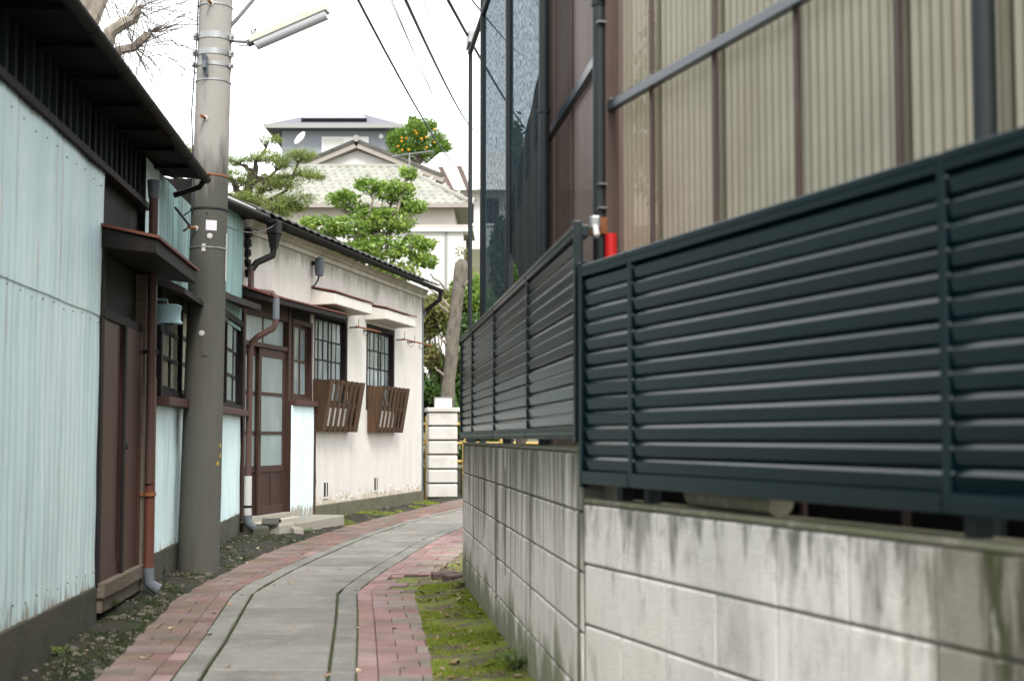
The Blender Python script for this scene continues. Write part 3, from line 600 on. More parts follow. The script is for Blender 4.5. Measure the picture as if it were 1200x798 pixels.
# upper eave next to the plaster house
mb = MB(); e0 = Vector((8.70, -.03, 3.20)); e1 = Vector((11.50, -.26, 3.44))
mb.hexa([e0, e1, (11.5, .05, 3.47), (8.7, .05, 3.25), e0 + Vector((0, 0, .03)), e1 + Vector((0, 0, .03)), (11.5, 1.6, 3.98), (8.7, 1.6, 3.80)])
MB_ = mb.build('side_roof', 'roof_dark', A)
MB().hexa([(8.7, .0, 3.27), (11.5, -.2, 3.50), (11.5, .16, 3.60), (8.7, .16, 3.40), (8.7, .0, 3.30), (11.5, -.2, 3.53), (11.5, .16, 3.63), (8.7, .16, 3.43)]).build('roof_flashing', 'roof_pale', MB_)
MB().tube([(8.7, -.05, 3.225), (11.45, -.275, 3.455)], .028, 10).build('gutter', 'gutter_dark', MB_, True)
MB().tube([(8.7, .18, 3.45), (11.5, .18, 3.65)], .05, 8).build('ridge', 'fascia_tan', MB_, True)

# lamp under the canopy, fixed on the wall
t = root('wall_lamp', 'pale blue enamel wall lamp with wire guard beside the brown downpipe', 'lamp', FA.W(5.66, -.02, 1.80), FA.rz)
MB().tube([(.0, .02, .26), (.0, -.005, .26), (0, -.16, .25), (0, -.17, .18)], .010, 8).build('arm', 'lamp_blue', t, True)
MB().box(-.03, .03, -.012, .02, .2, .32).build('backplate', 'pvc_white', t); t.scale = (.75, .75, .75)
mb = MB()
mb.lathe([(.03, .21), (.10, .205), (.125, .19), (.115, .13), (.115, .07), (.135, .035), (.13, .03), (.10, .07), (.10, .12), (.02, .19)], (0, -.17, 0), 24)
mb.build('shade', 'lamp_blue', t, True)
MB().lathe([(.02, .12), (.035, .08), (.045, .02), (.03, -.02), (.005, -.035)], (0, -.17, 0), 14).build('bulb', 'pvc_grey', t, True)
for k in range(4):
    a = k * math.pi / 4
    MB().tube([(math.cos(a) * .06 * c, -.17 + math.sin(a) * .06 * c, z) for c, z in ((1, .04), (1.1, -.02), (.7, -.06), (0, -.075), (-.7, -.06), (-1.1, -.02), (-1, .04))], .004, 5).build('guard_wire', 'steel_dark', t)

# ------------------------------------------------------------------ white plaster house
B = root('plaster_house', 'low white plaster house with brown sliding door and slatted window boxes', 'house', FB.loc, FB.rz)
LB = 7.74
# wall built round its openings (thickness .16)
T0, T1 = 0., .16
mb = MB()
for (x0, x1, z0, z1) in [(2.40, LB, .20, 1.44), (3.76, 4.62, 1.44, 2.66), (6.07, LB, 1.44, 2.66), (0.02, LB, 2.66, 3.42), (2.28, 2.40, .2, 2.66)]:
    mb.box(x0, x1, T0, T1, z0, z1)
# small vents are dark recessed boxes with frames
wallB = mb.build('wall', 'plaster', B)
MB().box(LB - .16, LB, T1, 4.0, .2, 3.42).box(0.02, LB, 3.9, 4.0, .2, 3.42).build('wall', 'plaster', B)
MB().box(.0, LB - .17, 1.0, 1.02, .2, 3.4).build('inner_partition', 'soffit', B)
MB().box(2.38, LB + .02, -.025, .14, -.15, .205).build('plinth', 'plinth', B, bevel=.012)
for xv in (2.9, 5.13):
    v = MB().box(xv - .075, xv + .075, -.004, .02, .30, .48).build('vent', 'soffit', B)
    MB().box(xv - .09, xv + .09, -.016, .01, .28, .298).box(xv - .012, xv + .012, -.010, -.003, .30, .48).build('vent_sill', 'hood_white', v)
# broken plaster ridges near the plinth
rr = random.Random(5); mb = MB()
for k in range(90):
    x = rr.choice([rr.uniform(3.2, 4.4), rr.uniform(5.2, 7.6)]); z = .215 + abs(rr.gauss(0, .06)); s = rr.uniform(.012, .04)
    mb.add([(x + v[0] * s * 1.3, -.001 + v[1] * .006, z + v[2] * s) for v in IVs], IF)
tag(mb.build('flaking_plaster', 'plaster', B), kind='stuff')
MB().box(.05, LB + .03, -.035, -.001, 3.30, 3.36).build('cornice', 'plaster_dirty', B, bevel=.008)
MB().extr([(-.001, 3.363), (-.05, 3.363), (-.06, 3.40), (-.09, 3.44), (-.001, 3.44)], .05, LB + .05).build('cornice', 'plaster_dirty', B)
MB().box(LB - .05, LB + .012, -.012, .0, .21, 3.30).build('corner_board', 'pvc_grey', B)
# roof with pantiles
ZE = 3.50; SL = math.tan(R(21))
MB().hexa([(-.35, -.22, ZE - .05), (LB + .25, -.22, ZE - .05), (LB + .25, 2.2, ZE - .05 + 2.42 * SL), (-.35, 2.2, ZE - .05 + 2.42 * SL), (-.35, -.22, ZE - .01), (LB + .25, -.22, ZE - .01), (LB + .25, 2.2, ZE - .01 + 2.42 * SL), (-.35, 2.2, ZE - .01 + 2.42 * SL)]).hexa(
    [(-.35, 2.2, ZE - .05 + 2.42 * SL), (LB + .25, 2.2, ZE - .05 + 2.42 * SL), (LB + .25, 4.5, ZE), (-.35, 4.5, ZE), (-.35, 2.2, ZE - .01 + 2.42 * SL), (LB + .25, 2.2, ZE - .01 + 2.42 * SL), (LB + .25, 4.5, ZE + .04), (-.35, 4.5, ZE + .04)]).build('roof', 'roof_dark', B)
def pantile(name, m, w, l, th=.018, amp=.035, sl=SL, n=8):
    mb = MB(); pr = [(w * k / n, amp * (.5 + .5 * math.cos(2 * math.pi * (k / n) * 1.0 + .6))) for k in range(n + 1)]
    for yy, zz in ((0, 0), (l, l * sl)):
        for x, z in pr: mb.v.append((x, yy, zz + z + th))
        for x, z in pr: mb.v.append((x, yy, zz + z))
    k = n + 1
    for i in range(n): mb.f += [(i, i + 1, 2 * k + i + 1, 2 * k + i), (k + i + 1, k + i, 3 * k + i, 3 * k + i + 1), (k + i, k + i + 1, i + 1, i)]
    mb.f += [(0, 2 * k, 3 * k, k), (n, k + n, 3 * k + n, 2 * k + n)]
    return mb.mesh(name, m, True)
pt = pantile('roof_tile', 'roof_tile_dark', .262, .27, amp=.02)
for r in range(5):
    for c in range(int((LB + .55) / .262)):
        inst('roof_tile', pt, B, (-.33 + .262 * c, -.27 + .235 * r, ZE + .235 * r * SL - .006 + random.uniform(-.004, .004)), (random.uniform(-.012, .012), random.uniform(-.01, .01), 0))
gb = gutter(.12, LB + .12, -.275, 3.455, .052).build('gutter', 'gutter_dark', B, True)
x = .5
while x < LB: MB().extr([(-.275 + .058 * math.cos(a), 3.455 + .058 * math.sin(a)) for a in [math.pi + math.pi * k / 8 for k in range(9)]] + [(-.22, 3.47), (-.22, 3.465)], x, x + .02).build('gutter_bracket', 'gutter_dark', gb); x += .9
MB().tube([(LB + .06, -.275, 3.43), (LB + .06, -.275, 3.30), (LB + .04, -.10, 3.16), (LB + .03, -.04, 3.10)], .036, 10).build('gutter_elbow', 'gutter_dark', gb, True)
MB().tube([(LB + .03, -.03, 3.08), (LB + .03, .6, 3.02)], .045, 10).build('cross_pipe', 'pvc_grey', gb, True)
# hopper and downpipe by the corner
hp = MB().box(.15, .31, -.34, -.21, 3.29, 3.45).build('hopper', 'gutter_dark', B, bevel=.015)
MB().hexa([(.195, -.305, 3.14), (.265, -.305, 3.14), (.265, -.235, 3.14), (.195, -.235, 3.14), (.16, -.33, 3.289), (.30, -.33, 3.289), (.30, -.22, 3.289), (.16, -.22, 3.289)]).build('hopper_neck', 'gutter_dark', hp)
MB().tube([(.23, -.27, 3.14), (.23, -.26, 3.06), (.12, -.12, 2.97), (.05, -.08, 2.88)], .038, 10).build('hopper_outlet', 'gutter_dark', hp, True)
MB().tube([(.05, -.08, 2.92), (.05, -.08, 2.70)], .034, 12).build('downpipe', 'downpipe_brown', B, True)
MB().tube([(.05, -.08, 2.73), (.05, -.09, 2.665), (.06, -.15, 2.64), (.08, -.32, 2.62), (.08, -.36, 2.57), (.08, -.36, 2.30), (.07, -.335, 2.24), (.03, -.18, 2.15), (.01, -.12, 2.09), (.0, -.10, 2.0), (.0, -.095, .60)], .034, 12).build('downpipe', 'downpipe_brown', B, True)
MB().tube([(.08, -.36, 2.56), (.08, -.36, 2.34)], .038, 12).build('downpipe_sleeve', 'pvc_grey', B, True)
lp = MB().tube([(.0, -.095, .64), (.0, -.095, .20)], .042, 12).build('downpipe_foot', 'pvc_white', B, True)
MB().tube([(.0, -.095, .22), (.0, -.10, .14), (.03, -.15, .09), (.05, -.21, .07)], .048, 12).build('downpipe_elbow', 'pvc_grey', lp, True)
MB().tube([(.0, -.095, .30), (.0, -.095, .325)], .047, 12).build('pipe_bracket', 'gutter_dark', lp)
rr = random.Random(8); mb = MB()
for k in range(5):
    z = 3.30 - k * .11; s = .075 - .005 * k
    mb.add([(.07 + v[0] * s * .8 + rr.uniform(-.02, .02), -.03 + v[1] * s * .6, z + v[2] * s) for v in IVs], IF)
mb.build('old_pipe_wrap', 'gutter_dark', B)
# porch roof
po = MB().hexa([(-.02, -.30, 2.53), (2.72, -.30, 2.555), (3.70, .0, 2.58), (-.02, .02, 2.60), (-.02, -.30, 2.59), (2.72, -.30, 2.61), (3.70, .0, 2.66), (-.02, .02, 2.70)]).build('porch_roof', 'dark_wood', B)
MB().hexa([(-.04, -.315, 2.594), (2.73, -.315, 2.614), (3.72, .0, 2.664), (-.04, .02, 2.704), (-.04, -.315, 2.612), (2.73, -.315, 2.630), (3.72, .0, 2.685), (-.04, .02, 2.725)]).build('porch_tin', 'red_tin', po)
# door: frame, transom, two leaves
MB().box(.02, .08, -.02, .10, .17, 2.60).box(1.43, 1.52, -.02, .10, .17, 2.60).box(.08, 1.43, -.01, .10, 2.07, 2.12).box(.08, 1.43, -.01, .10, 2.42, 2.60).build('door_frame', 'brown_wood', B)
for a, b in ((.08, .10), (.72, .76), (1.40, 1.43)): MB().box(a, b, .04, .06, 2.12, 2.42).build('transom_bar', 'brown_wood', B)
for a, b in ((.10, .72), (.76, 1.40)): MB().box(a, b, .045, .05, 2.12, 2.42).build('transom_pane', 'pane_frosted', B)
def leaf(x0, x1, y, mids):
    d = MB(); st = .075; z0, z1 = .185, 2.065
    d.box(x0, x0 + st, y, y + .03, z0, z1).box(x1 - st, x1, y, y + .03, z0, z1).box(x0 + st, x1 - st, y, y + .03, z1 - .09, z1).box(x0 + st, x1 - st, y, y + .03, z0, z0 + .10).box(x0 + st, x1 - st, y, y + .03, .66, .735)
    for z in (1.09, 1.535): d.box(x0 + st, x1 - st, y, y + .03, z, z + .035)
    o = d.build('door', 'brown_wood', B, bevel=.003)
    for za, zb in ((.735, 1.09), (1.125, 1.535), (1.57, 1.975)): MB().box(x0 + st, x1 - st, y + .014, y + .019, za, zb).build('pane', 'pane_frosted', o)
    xm = (x0 + x1) / 2
    MB().box(xm - .022, xm + .022, y + .002, y + .028, .285, .66).build('muntin', 'brown_wood', o)
    for a, b in ((x0 + st, xm - .022), (xm + .022, x1 - st)): MB().box(a, b, y + .012, y + .02, .285, .66).build('wood_panel', 'brown_wood', o)
    return o
leaf(.08, .66, .055, 1); l2 = leaf(.58, 1.43, .015, 1)
MB().box(.60, .635, .008, .016, 1.0, 1.14).build('handle', 'steel_dark', l2)
MB().box(.05, 1.50, -.06, .10, .13, .183).build('threshold', 'stone_step', B, bevel=.006)
# narrow window beside the door with tin panel below
window(B, 1.54, 2.26, 1.50, 2.47, 1, 2, 'brown_wood', 'pane', .0, 2, .03, 'sill_wood', fw=.055)
MB().box(1.46, 2.38, .02, .12, 2.47, 2.66).build('lintel', 'dark_wood', B)
corr(1.44, 2.26, .085, 1.435, -.05, seed=77, ragged=.02, nzs=4, dent=.004).build('wall_sheet', 'tin_blue', B, True)
MB().box(1.44, 2.26, -.04, .10, .05, 1.435).box(2.262, 2.33, -.06, .06, .0, 1.44).build('panel_backing', 'brown_wood', B)
# two lattice windows, hoods, boxes
for (x0, x1) in ((2.37, 3.76), (4.62, 6.07)):
    window(B, x0, x1, 1.44, 2.66, 3, 4, 'dark_wood', 'pane', .03, 2, .018, None, fw=.07, pr=.10)
    MB().box(x0 + .05, x1 - .05, .16, .17, 1.46, 2.62).build('curtain', 'curtain', B)
for (x0, x1) in ((2.28, 3.86), (4.55, 6.13)):
    h = MB().hexa([(x0, -.31, 2.71), (x1, -.31, 2.71), (x1, .01, 2.70), (x0, .01, 2.70), (x0, -.31, 2.845), (x1, -.31, 2.845), (x1, .01, 2.91), (x0, .01, 2.91)]).build('window_hood', 'hood_white', B, bevel=.01)
    mb = MB(); n = 16; pa = []
    for i in range(n + 1):
        x = x0 - .02 + (x1 - x0 + .04) * i / n; w = .006 + .006 * nz(x * 3, x0); mb.v += [(x, -.325, 2.852 + w), (x, .012, 2.918 + w), (x, .012, 2.936 + w), (x, -.325, 2.870 + w)]
    for i in range(n):
        for k in range(4): a = 4 * i; mb.f.append((a + k, a + (k + 1) % 4, a + 4 + (k + 1) % 4, a + 4 + k))
    mb.f += [(0, 3, 2, 1), (4 * n, 4 * n + 1, 4 * n + 2, 4 * n + 3)]
    mb.build('hood_tin', 'red_tin', h)
def wbox(x0, x1):
    t = MB().hexa([(x0, -.12, 1.13), (x0 + .022, -.12, 1.13), (x0 + .022, .0, 1.13), (x0, .0, 1.13), (x0, -.225, 1.775), (x0 + .022, -.225, 1.775), (x0 + .022, .0, 1.775), (x0, .0, 1.775)]).build('window_box', 'box_wood', B); MB().hexa(
        [(x1 - .022, -.12, 1.13), (x1, -.12, 1.13), (x1, .0, 1.13), (x1 - .022, .0, 1.13), (x1 - .022, -.225, 1.775), (x1, -.225, 1.775), (x1, .0, 1.775), (x1 - .022, .0, 1.775)]).build('box_side', 'box_wood', t)
    MB().box(x0 + .022, x1 - .022, -.115, -.001, 1.132, 1.155).build('box_floor', 'box_wood', t)
    f = lambda z: -.12 - .105 * (z - 1.13) / .645
    for z in (1.15, 1.44, 1.73):
        MB().hexa([(x0 + .022, f(z), z), (x1 - .022, f(z), z), (x1 - .022, f(z) + .02, z), (x0 + .022, f(z) + .02, z), (x0 + .022, f(z + .05), z + .05), (x1 - .022, f(z + .05), z + .05), (x1 - .022, f(z + .05) + .02, z + .05), (x0 + .022, f(z + .05) + .02, z + .05)]).build('box_rail', 'box_wood', t)
    n = 7; g = (x1 - x0) / n
    for k in range(n):
        a = x0 + g * k + (0 if k == 0 else random.uniform(.025, .035)); b = x0 + g * (k + 1) - random.uniform(.075, .09); dx = random.uniform(-.012, .012)
        if k == n - 1: b = x1
        MB().hexa([(a, f(1.13) - .014, 1.125), (b, f(1.13) - .014, 1.125), (b, f(1.13) - .002, 1.125), (a, f(1.13) - .002, 1.125), (a + dx, f(1.78) - .014, 1.785), (b + dx, f(1.78) - .014, 1.785), (b + dx, f(1.78) - .002, 1.785), (a + dx, f(1.78) - .002, 1.785)]).build('slat', 'box_wood', t)
wbox(2.36, 3.80); wbox(4.68, 6.08)
for (x0, x1, z) in ((3.70, 4.86, 2.54), (6.02, LB + .02, 2.53)):
    r = MB().tube([(x0, -.14, z), (x1, -.14, z + .01)], .012, 8).build('drying_rail', 'rust', B, True)
    for x in (x0 + .15, x0 + .75):
        MB().tube([(x, .0, z), (x, -.14, z)], .010, 6).build('rail_bracket', 'steel_dark', r)
        MB().tube([(x + .2, -.14, z), (x + .2, -.15, z - .08), (x + .2, -.18, z - .10), (x + .2, -.21, z - .06)], .005, 5).build('hook', 'steel_dark', r)
        MB().tube([(x - .05, -.14, z), (x - .09, -.15, z + .10)], .004, 5).build('hook', 'steel_dark', r)
MB().tube([(2.30, -.045, .1), (2.36, -.05, .5), (2.31, -.05, 1.0), (2.33, -.05, 1.5)], .006, 5).build('wall_cable', 'cable', B)
# lamp on the plaster wall
t = root('wall_lamp', 'small grey cylindrical lamp high on the white plaster wall', 'lamp', FB.W(2.28, -.0, 3.0), FB.rz)
MB().lathe([(.02, .30), (.055, .28), (.062, .22), (.06, .12), (.05, .07), (.02, .06)], (0, -.10, 0), 18).build('housing', 'pvc_grey', t, True)
MB().box(-.02, .02, -.05, .0, .20, .25).build('bracket', 'steel_dark', t)
MB().tube([(0, -.10, .08), (.01, -.08, .02), (0, -.05, -.04), (0, -.012, -.07)], .010, 6).build('cord', 'cable', t)
# doorstep and rubble
t = root('doorstep', 'worn concrete doorstep below the brown sliding door', 'step', FB.W(.72, 0, 0), FB.rz)
MB().box(-.62, .78, -.16, .0, -.05, .13).build('riser', 'step_plaster', t, bevel=.012)
MB().box(-.40, 1.25, -.55, -.162, -.05, .125).build('tread', 'stone_step', t, bevel=.015)
for k, (x, y, s, m, lb) in enumerate(((-.62, -.42, 1., 'stone_step', 'broken concrete block in the dirt by the doorstep'), (-.82, -.30, .8, 'foundation', 'flat dark stone by the foot of the white drainpipe'), (-.55, -.58, .55, 'stone_step', 'small concrete lump at the near corner of the doorstep'))):
    mb = MB(); mb.frust([(-.16 * s, -.10 * s, -.03), (.15 * s, -.11 * s, -.03), (.16 * s, .10 * s, -.03), (-.14 * s, .11 * s, -.03)], [(-.15 * s, -.09 * s, .08 * s), (.14 * s, -.10 * s, .09 * s), (.15 * s, .09 * s, .10 * s), (-.13 * s, .10 * s, .07 * s)], [(-.12 * s, -.07 * s, .10 * s), (.12 * s, -.07 * s, .11 * s), (.12 * s, .07 * s, .12 * s), (-.10 * s, .08 * s, .09 * s)])
    o = mb.build('rubble', m); p = FB.W(.72 + x, y, .03); o.location = p; o.rotation_euler = (0, 0, FB.rz + .5 * k - .2); tag(o, lb, 'rubble')
t = root('roof_tile', 'dark curved broken roof tile lying on a stone by the doorstep', 'tile', FB.W(.02, -.36, .135), FB.rz + .2)
mb = MB(); n = 8
for yy in (-.09, .09):
    for rr_ in (.0, .014):
        for k in range(n + 1): a = -.9 + 1.8 * k / n; mb.v.append((.15 * math.sin(a), yy, .14 * math.cos(a) - .10 + rr_))
k1 = n + 1
for i in range(n): mb.f += [(i, i + 1, 2 * k1 + i + 1, 2 * k1 + i), (k1 + i, 3 * k1 + i, 3 * k1 + i + 1, k1 + i + 1), (i, k1 + i, k1 + i + 1, i + 1), (2 * k1 + i, 2 * k1 + i + 1, 3 * k1 + i + 1, 3 * k1 + i)]
mb.build('shell', 'roof_tile_dark', t, True)

# ------------------------------------------------------------------ utility pole
PX, PY = -2.44, 11.15
U = root('utility_pole', 'tall concrete utility pole with steel bands beside the tin wall', 'pole', (PX, PY, 0)); U.rotation_euler = (R(.0), R(.95), 0)
prof = [(.162 - z * .0072, z) for z in [-.15, .0, .5, 1, 1.5, 2, 2.5, 3, 3.5, 4, 4.5, 5.5, 7, 9]]
pr = lambda z: .162 - z * .0072
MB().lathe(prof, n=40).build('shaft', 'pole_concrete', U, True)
for z, h, m in ((4.47, .012, 'steel_galv'), (4.20, .05, 'steel_galv'), (4.07, .045, 'steel_galv'), (3.98, .03, 'steel_galv'), (3.86, .012, 'steel_galv'), (2.53, .010, 'steel_galv')):
    b = MB().lathe([(pr(z) - .003, z), (pr(z) + .006, z), (pr(z) + .006, z + h), (pr(z) - .003, z + h)], n=40).build('band', m, U, True)
    if h > .02:
        for s in (-1, 1):
            MB().box(s * pr(z) - .03, s * pr(z) + .03, -.05, -.02, z, z + h).tube([(s * (pr(z) + .018), -.08, z + h / 2), (s * (pr(z) + .018), .0, z + h / 2)], .010, 8).build('clamp_ear', 'steel_galv', b)
MB().box(-.045, -.015, -pr(4) - .10, -pr(4) + .01, 3.93, 3.985).hexa([(-.04, -.17, 3.88), (-.01, -.17, 3.88), (-.01, -.13, 3.90), (-.04, -.13, 3.90), (-.05, -.24, 4.04), (-.02, -.24, 4.04), (-.02, -.12, 4.04), (-.05, -.12, 4.04)]).build('bracket', 'pvc_grey', U)
for (a, z) in ((-1.65, 4.47), (-1.75, 3.55), (-2.1, 2.68), (-1.3, 2.62), (-1.55, 1.86), (-1.35, 1.70)):
    r = pr(z); c, s = math.cos(a), math.sin(a); big = z > 2.65 or z == 4.47
    if big: MB().tube([(c * (r - .02), s * (r - .02), z), (c * (r + .09), s * (r + .09), z)], .012, 10).build('step_bolt', 'rust', U, True)
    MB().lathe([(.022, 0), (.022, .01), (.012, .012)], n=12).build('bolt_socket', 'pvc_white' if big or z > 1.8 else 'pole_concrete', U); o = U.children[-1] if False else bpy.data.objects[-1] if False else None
for o in [c for c in U.children if c.name.startswith('bolt_socket')]:
    pass
sock = [c for c in U.children if c.name.startswith('bolt_socket')]
for o, (a, z) in zip(sock, ((-1.65, 4.47), (-1.75, 3.55), (-2.1, 2.68), (-1.3, 2.62), (-1.55, 1.86), (-1.35, 1.70))):
    r = pr(z) - .004; o.location = (math.cos(a) * r, math.sin(a) * r, z); o.rotation_euler = (0, R(90), a)
def onpole(a0, a1, z0, z1, d, n=6):
    mb = MB()
    for i in range(n + 1):
        a = a0 + (a1 - a0) * i / n
        for z in (z0, z1): mb.v.append((math.cos(a) * (pr(z) + d), math.sin(a) * (pr(z) + d), z))
    for i in range(n): mb.f.append((2 * i, 2 * i + 2, 2 * i + 3, 2 * i + 1))
    return mb
onpole(-1.52, -.93, 2.665, 2.745, .003).build('notice', 'paper', U, True, label='small white paper notice stuck on the pole')
onpole(-.20, .10, 2.28, 2.66, .004).build('plate', 'pvc_white', U, True, label='narrow white plate on the side of the pole')
onpole(-1.7, -1.5, 2.50, 2.56, .004).build('tape', 'pvc_white', U, True)
for k, (a, z) in enumerate(((-.35, .98), (-.33, .90), (-.55, .84))): onpole(a, a + .18, z, z + .03, .003, 2).build('paint_mark', 'yellow_paint', U)
MB().tube([(-.11, -.09, 6), (-.118, -.085, 4.8), (-.125, -.08, 4.2), (-.15, -.07, 3.6), (-.125, -.09, 3.3), (-.10, -.115, 3.0), (-.108, -.115, 2.83), (-.2, .0, 2.80)], .006, 6).build('cable', 'cable', U)
b = MB().lathe([(pr(2.84) + .001, 2.835), (pr(2.84) + .008, 2.838), (pr(2.84) + .008, 2.85), (pr(2.84) + .001, 2.852)], n=32).build('cable_tie', 'cable', U, True)
MB().lathe([(pr(3.12) + .001, 3.10), (pr(3.12) + .006, 3.102), (pr(3.12) + .006, 3.112), (pr(3.12) + .001, 3.115)], n=32).tube([(-.06, -.15, 3.12), (.03, -.155, 3.105)], .009, 6).build('wire_tie', 'rust', U)
# street light on the pole
t = root('street_light', 'fluorescent tube street light with cream hood on the utility pole', 'street light', (PX + .07, PY, 4.2), 0)
MB().tube([(.12, -.02, .0), (.22, -.03, -.01), (.30, -.05, -.02)], .014, 8).tube([(.12, .0, .12), (.20, -.02, .20), (.55, -.05, .62)], .016, 8).build('arm', 'steel_galv', t, True)
dv = Vector((.615, -.10, .235)); L_ = dv.length; an = math.atan2(dv.z, math.hypot(dv.x, dv.y))
hd = MB().extr([(-.075, -.02), (-.06, .035), (.06, .035), (.075, -.02)], 0, L_).build('hood', 'lamp_cream', t, bevel=.008)
df = MB().extr([(-.06 * math.cos(a), -.021 - .055 * math.sin(a)) for a in [math.pi * k / 8 for k in range(9)]], .03, L_ - .02).build('diffuser', 'lamp_diffuser', t, True)
ec = MB().tube([(-.03, 0, .0), (.02, 0, .0)], .03, 10).build('end_cap', 'pvc_grey', t)
for o in (hd, df, ec): o.scale = (1, .9, 1.05)
for o in (hd, df, ec): o.location = (.30, -.05, -.02); o.rotation_euler = (0, -an, math.atan2(dv.y, dv.x))
MB().tube([(.31, -.05, .02), (.30, -.06, .07), (.34, -.05, .09), (.26, -.04, -.05), (.2, -.04, -.04)], .006, 6).build('lead', 'cable', t)

# ------------------------------------------------------------------ block walls on the right
def block_wall(fr, L, top, bw, rows, label, off, stained_from=None, streaks=(), bottom=-.2):
    W_ = root('block_wall', label, 'wall', fr.loc, fr.rz)
    RH = .2
    MB().box(0, L, .006, .12, bottom, top - .012).build('mortar', 'mortar', W_)
    MB().box(-.005, L + .005, -.004, .125, top - .011, top + .006).build('coping', 'wall_top', W_, bevel=.006)
    def bmesh_(w, m):
        j, b = .0035, .006
        r0 = [(.0042, .10, j), (w - .0042, .10, j), (w - .0042, .10, RH - j), (.0042, .10, RH - j)]
        r1 = [(p[0], .006 - .004, p[2]) for p in r0]
        r2 = [(.008, -.003, j + b), (w - .008, -.003, j + b), (w - .008, -.003, RH - j - b), (.008, -.003, RH - j - b)]
        mb = MB(); mb.frust([r0[i] for i in (0, 1, 2, 3)], [r1[i] for i in (0, 1, 2, 3)], [r2[i] for i in (0, 1, 2, 3)]); return mb.mesh('block', m)
    cache = {}
    for r in range(rows):
        z = top - .012 - RH * (r + 1); x = 0; w0 = off
        while x < L - .01:
            w = min(w0, L - x); w0 = bw
            m = 'block_near' if stained_from else 'block'
            key = (round(w, 3), m)
            if key not in cache: cache[key] = bmesh_(w, m)
            inst('block', cache[key], W_, (x, random.uniform(-.002, .002), z)); x += w
    for (x, z0, z1, w) in streaks:      # long run-down stains below the fence joints, thin crust on the blocks
        mb = MB(); n = 14; rr = random.Random(int(x * 100))
        for i in range(n + 1):
            z = z0 + (z1 - z0) * i / n; ww = w * (.4 + .5 * abs(nz(z * 6, x)) + .25 * rr.random()) * (1 - .5 * abs(2 * i / n - 1) ** 3); c = x + .012 * nz(z * 3, x + 4)
            mb.v += [(c - ww, -.0045, z), (c, -.0056, z), (c + ww, -.0045, z)]
        for i in range(n): a = 3 * i; mb.f += [(a, a + 3, a + 4, a + 1), (a + 1, a + 4, a + 5, a + 2)]
        mb.build('stain', 'streak', W_, True)
    return W_
WC = block_wall(FC, 5.52, 1.012, .388, 6, 'taller far stretch of stained grey concrete block wall', .30,
    streaks=[(1.0, .30, .99, .05), (2.52, .18, .99, .06), (4.08, .30, .99, .04), (5.45, .0, .98, .045), (1.75, .45, .95, .04), (3.0, .35, .9, .04)])
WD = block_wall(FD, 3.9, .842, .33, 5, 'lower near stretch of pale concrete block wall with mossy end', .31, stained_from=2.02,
    streaks=[])

# ------------------------------------------------------------------ louvre fences
def fence(fr, joints, x0, x1, z0, z1, n, m, label, mossy=False):
    F_ = root('louvre_fence', label, 'fence', fr.loc, fr.rz)
    fb, ft_ = .045, .040
    p = (z1 - z0 - fb - ft_) / n; zb = z0 + fb
    k_ = p / .05
    prof = [(.010, .056 * k_), (.004, .056 * k_), (-.004, .0505 * k_), (-.0150, .0365 * k_), (-.0160, .0345 * k_), (-.0115, .004 * k_), (-.008, .001 * k_), (.010, .0 * k_)]
    edges = [x0] + list(joints) + [x1]
    for i in range(len(edges) - 1):
        a, b = edges[i] + .012, edges[i + 1] - .012
        me = MB().extr(prof, a, b).mesh('slat', m)
        for r in range(n): inst('slat', me, F_, (0, 0, zb + p * r), (random.uniform(-.03, .03), random.uniform(-.0012, .0012), 0))
        MB().box(edges[i] + (.014 if i else 0), edges[i + 1] - (.014 if i < len(edges) - 2 else 0), -.024, .03, z1 - ft_, z1).build('top_rail', m, F_, bevel=.003)
        MB().box(edges[i] + (.014 if i else 0), edges[i + 1] - (.014 if i < len(edges) - 2 else 0), -.024, .03, z0, z0 + fb).build('bottom_rail', 'alu_mossy' if mossy else m, F_, bevel=.003)
        MB().box(edges[i] + (.014 if i else 0), edges[i + 1] - (.014 if i < len(edges) - 2 else 0), -.029, -.024, z0 + .018, z0 + .022).box(edges[i] + .014, edges[i + 1] - .014, -.029, -.0245, z1 - .020, z1 - .016).build('lip', m, F_)
    for x in joints:
        j = MB().box(x - .013, x + .013, -.022, .028, z0 + .001, z1 - .001).build('joint_post', m, F_, bevel=.003)
        for r in range(0, n, 1): MB().tube([(x + .018, -.016, zb + p * (r + .75)), (x + .018, -.0185, zb + p * (r + .75))], .0035, 6).build('screw', 'steel_galv', j)
    for x in (x0, x1):
        MB().box(x - .012, x + .012, -.026, .002, z0 - .012, z1 + .012).build('end_post', m, F_, bevel=.003)
    for x in [x0 + .2] + list(joints):
        MB().box(x - .02, x + .02, .034, .074, z0 - .25, z1 - .02).build('support', 'steel_dark', F_)
    return F_
fence(FC, (1.0, 2.52, 4.08), .03, 5.50, 1.045, 1.778, 13, 'alu_grey', 'dark grey louvre fence on the taller far block wall', True)
fence(FD, (.43, 2.03), .02, 3.9, .897, 1.630, 13, 'alu_teal', 'dark teal louvre fence on the lower near block wall')

# raised garden behind the block walls
g = [FC.W(0, .11, 0), FC.W(5.52, .11, 0), FD.W(0.0, .115, 0), FD.W(3.9, .115, 0), (14, .5, 0), (14, 14, 0), (1.2, 10.6, 0)]
mb = MB(); n = len(g)
mb.v = [(p[0], p[1], -.1) for p in g] + [(p[0], p[1], .74) for p in g]
mb.f = [tuple(range(n, 2 * n)), tuple(reversed(range(n)))] + [(i, (i + 1) % n, n + (i + 1) % n, n + i) for i in range(n)]
tag(mb.build('garden_ground', 'ground'), kind='structure')

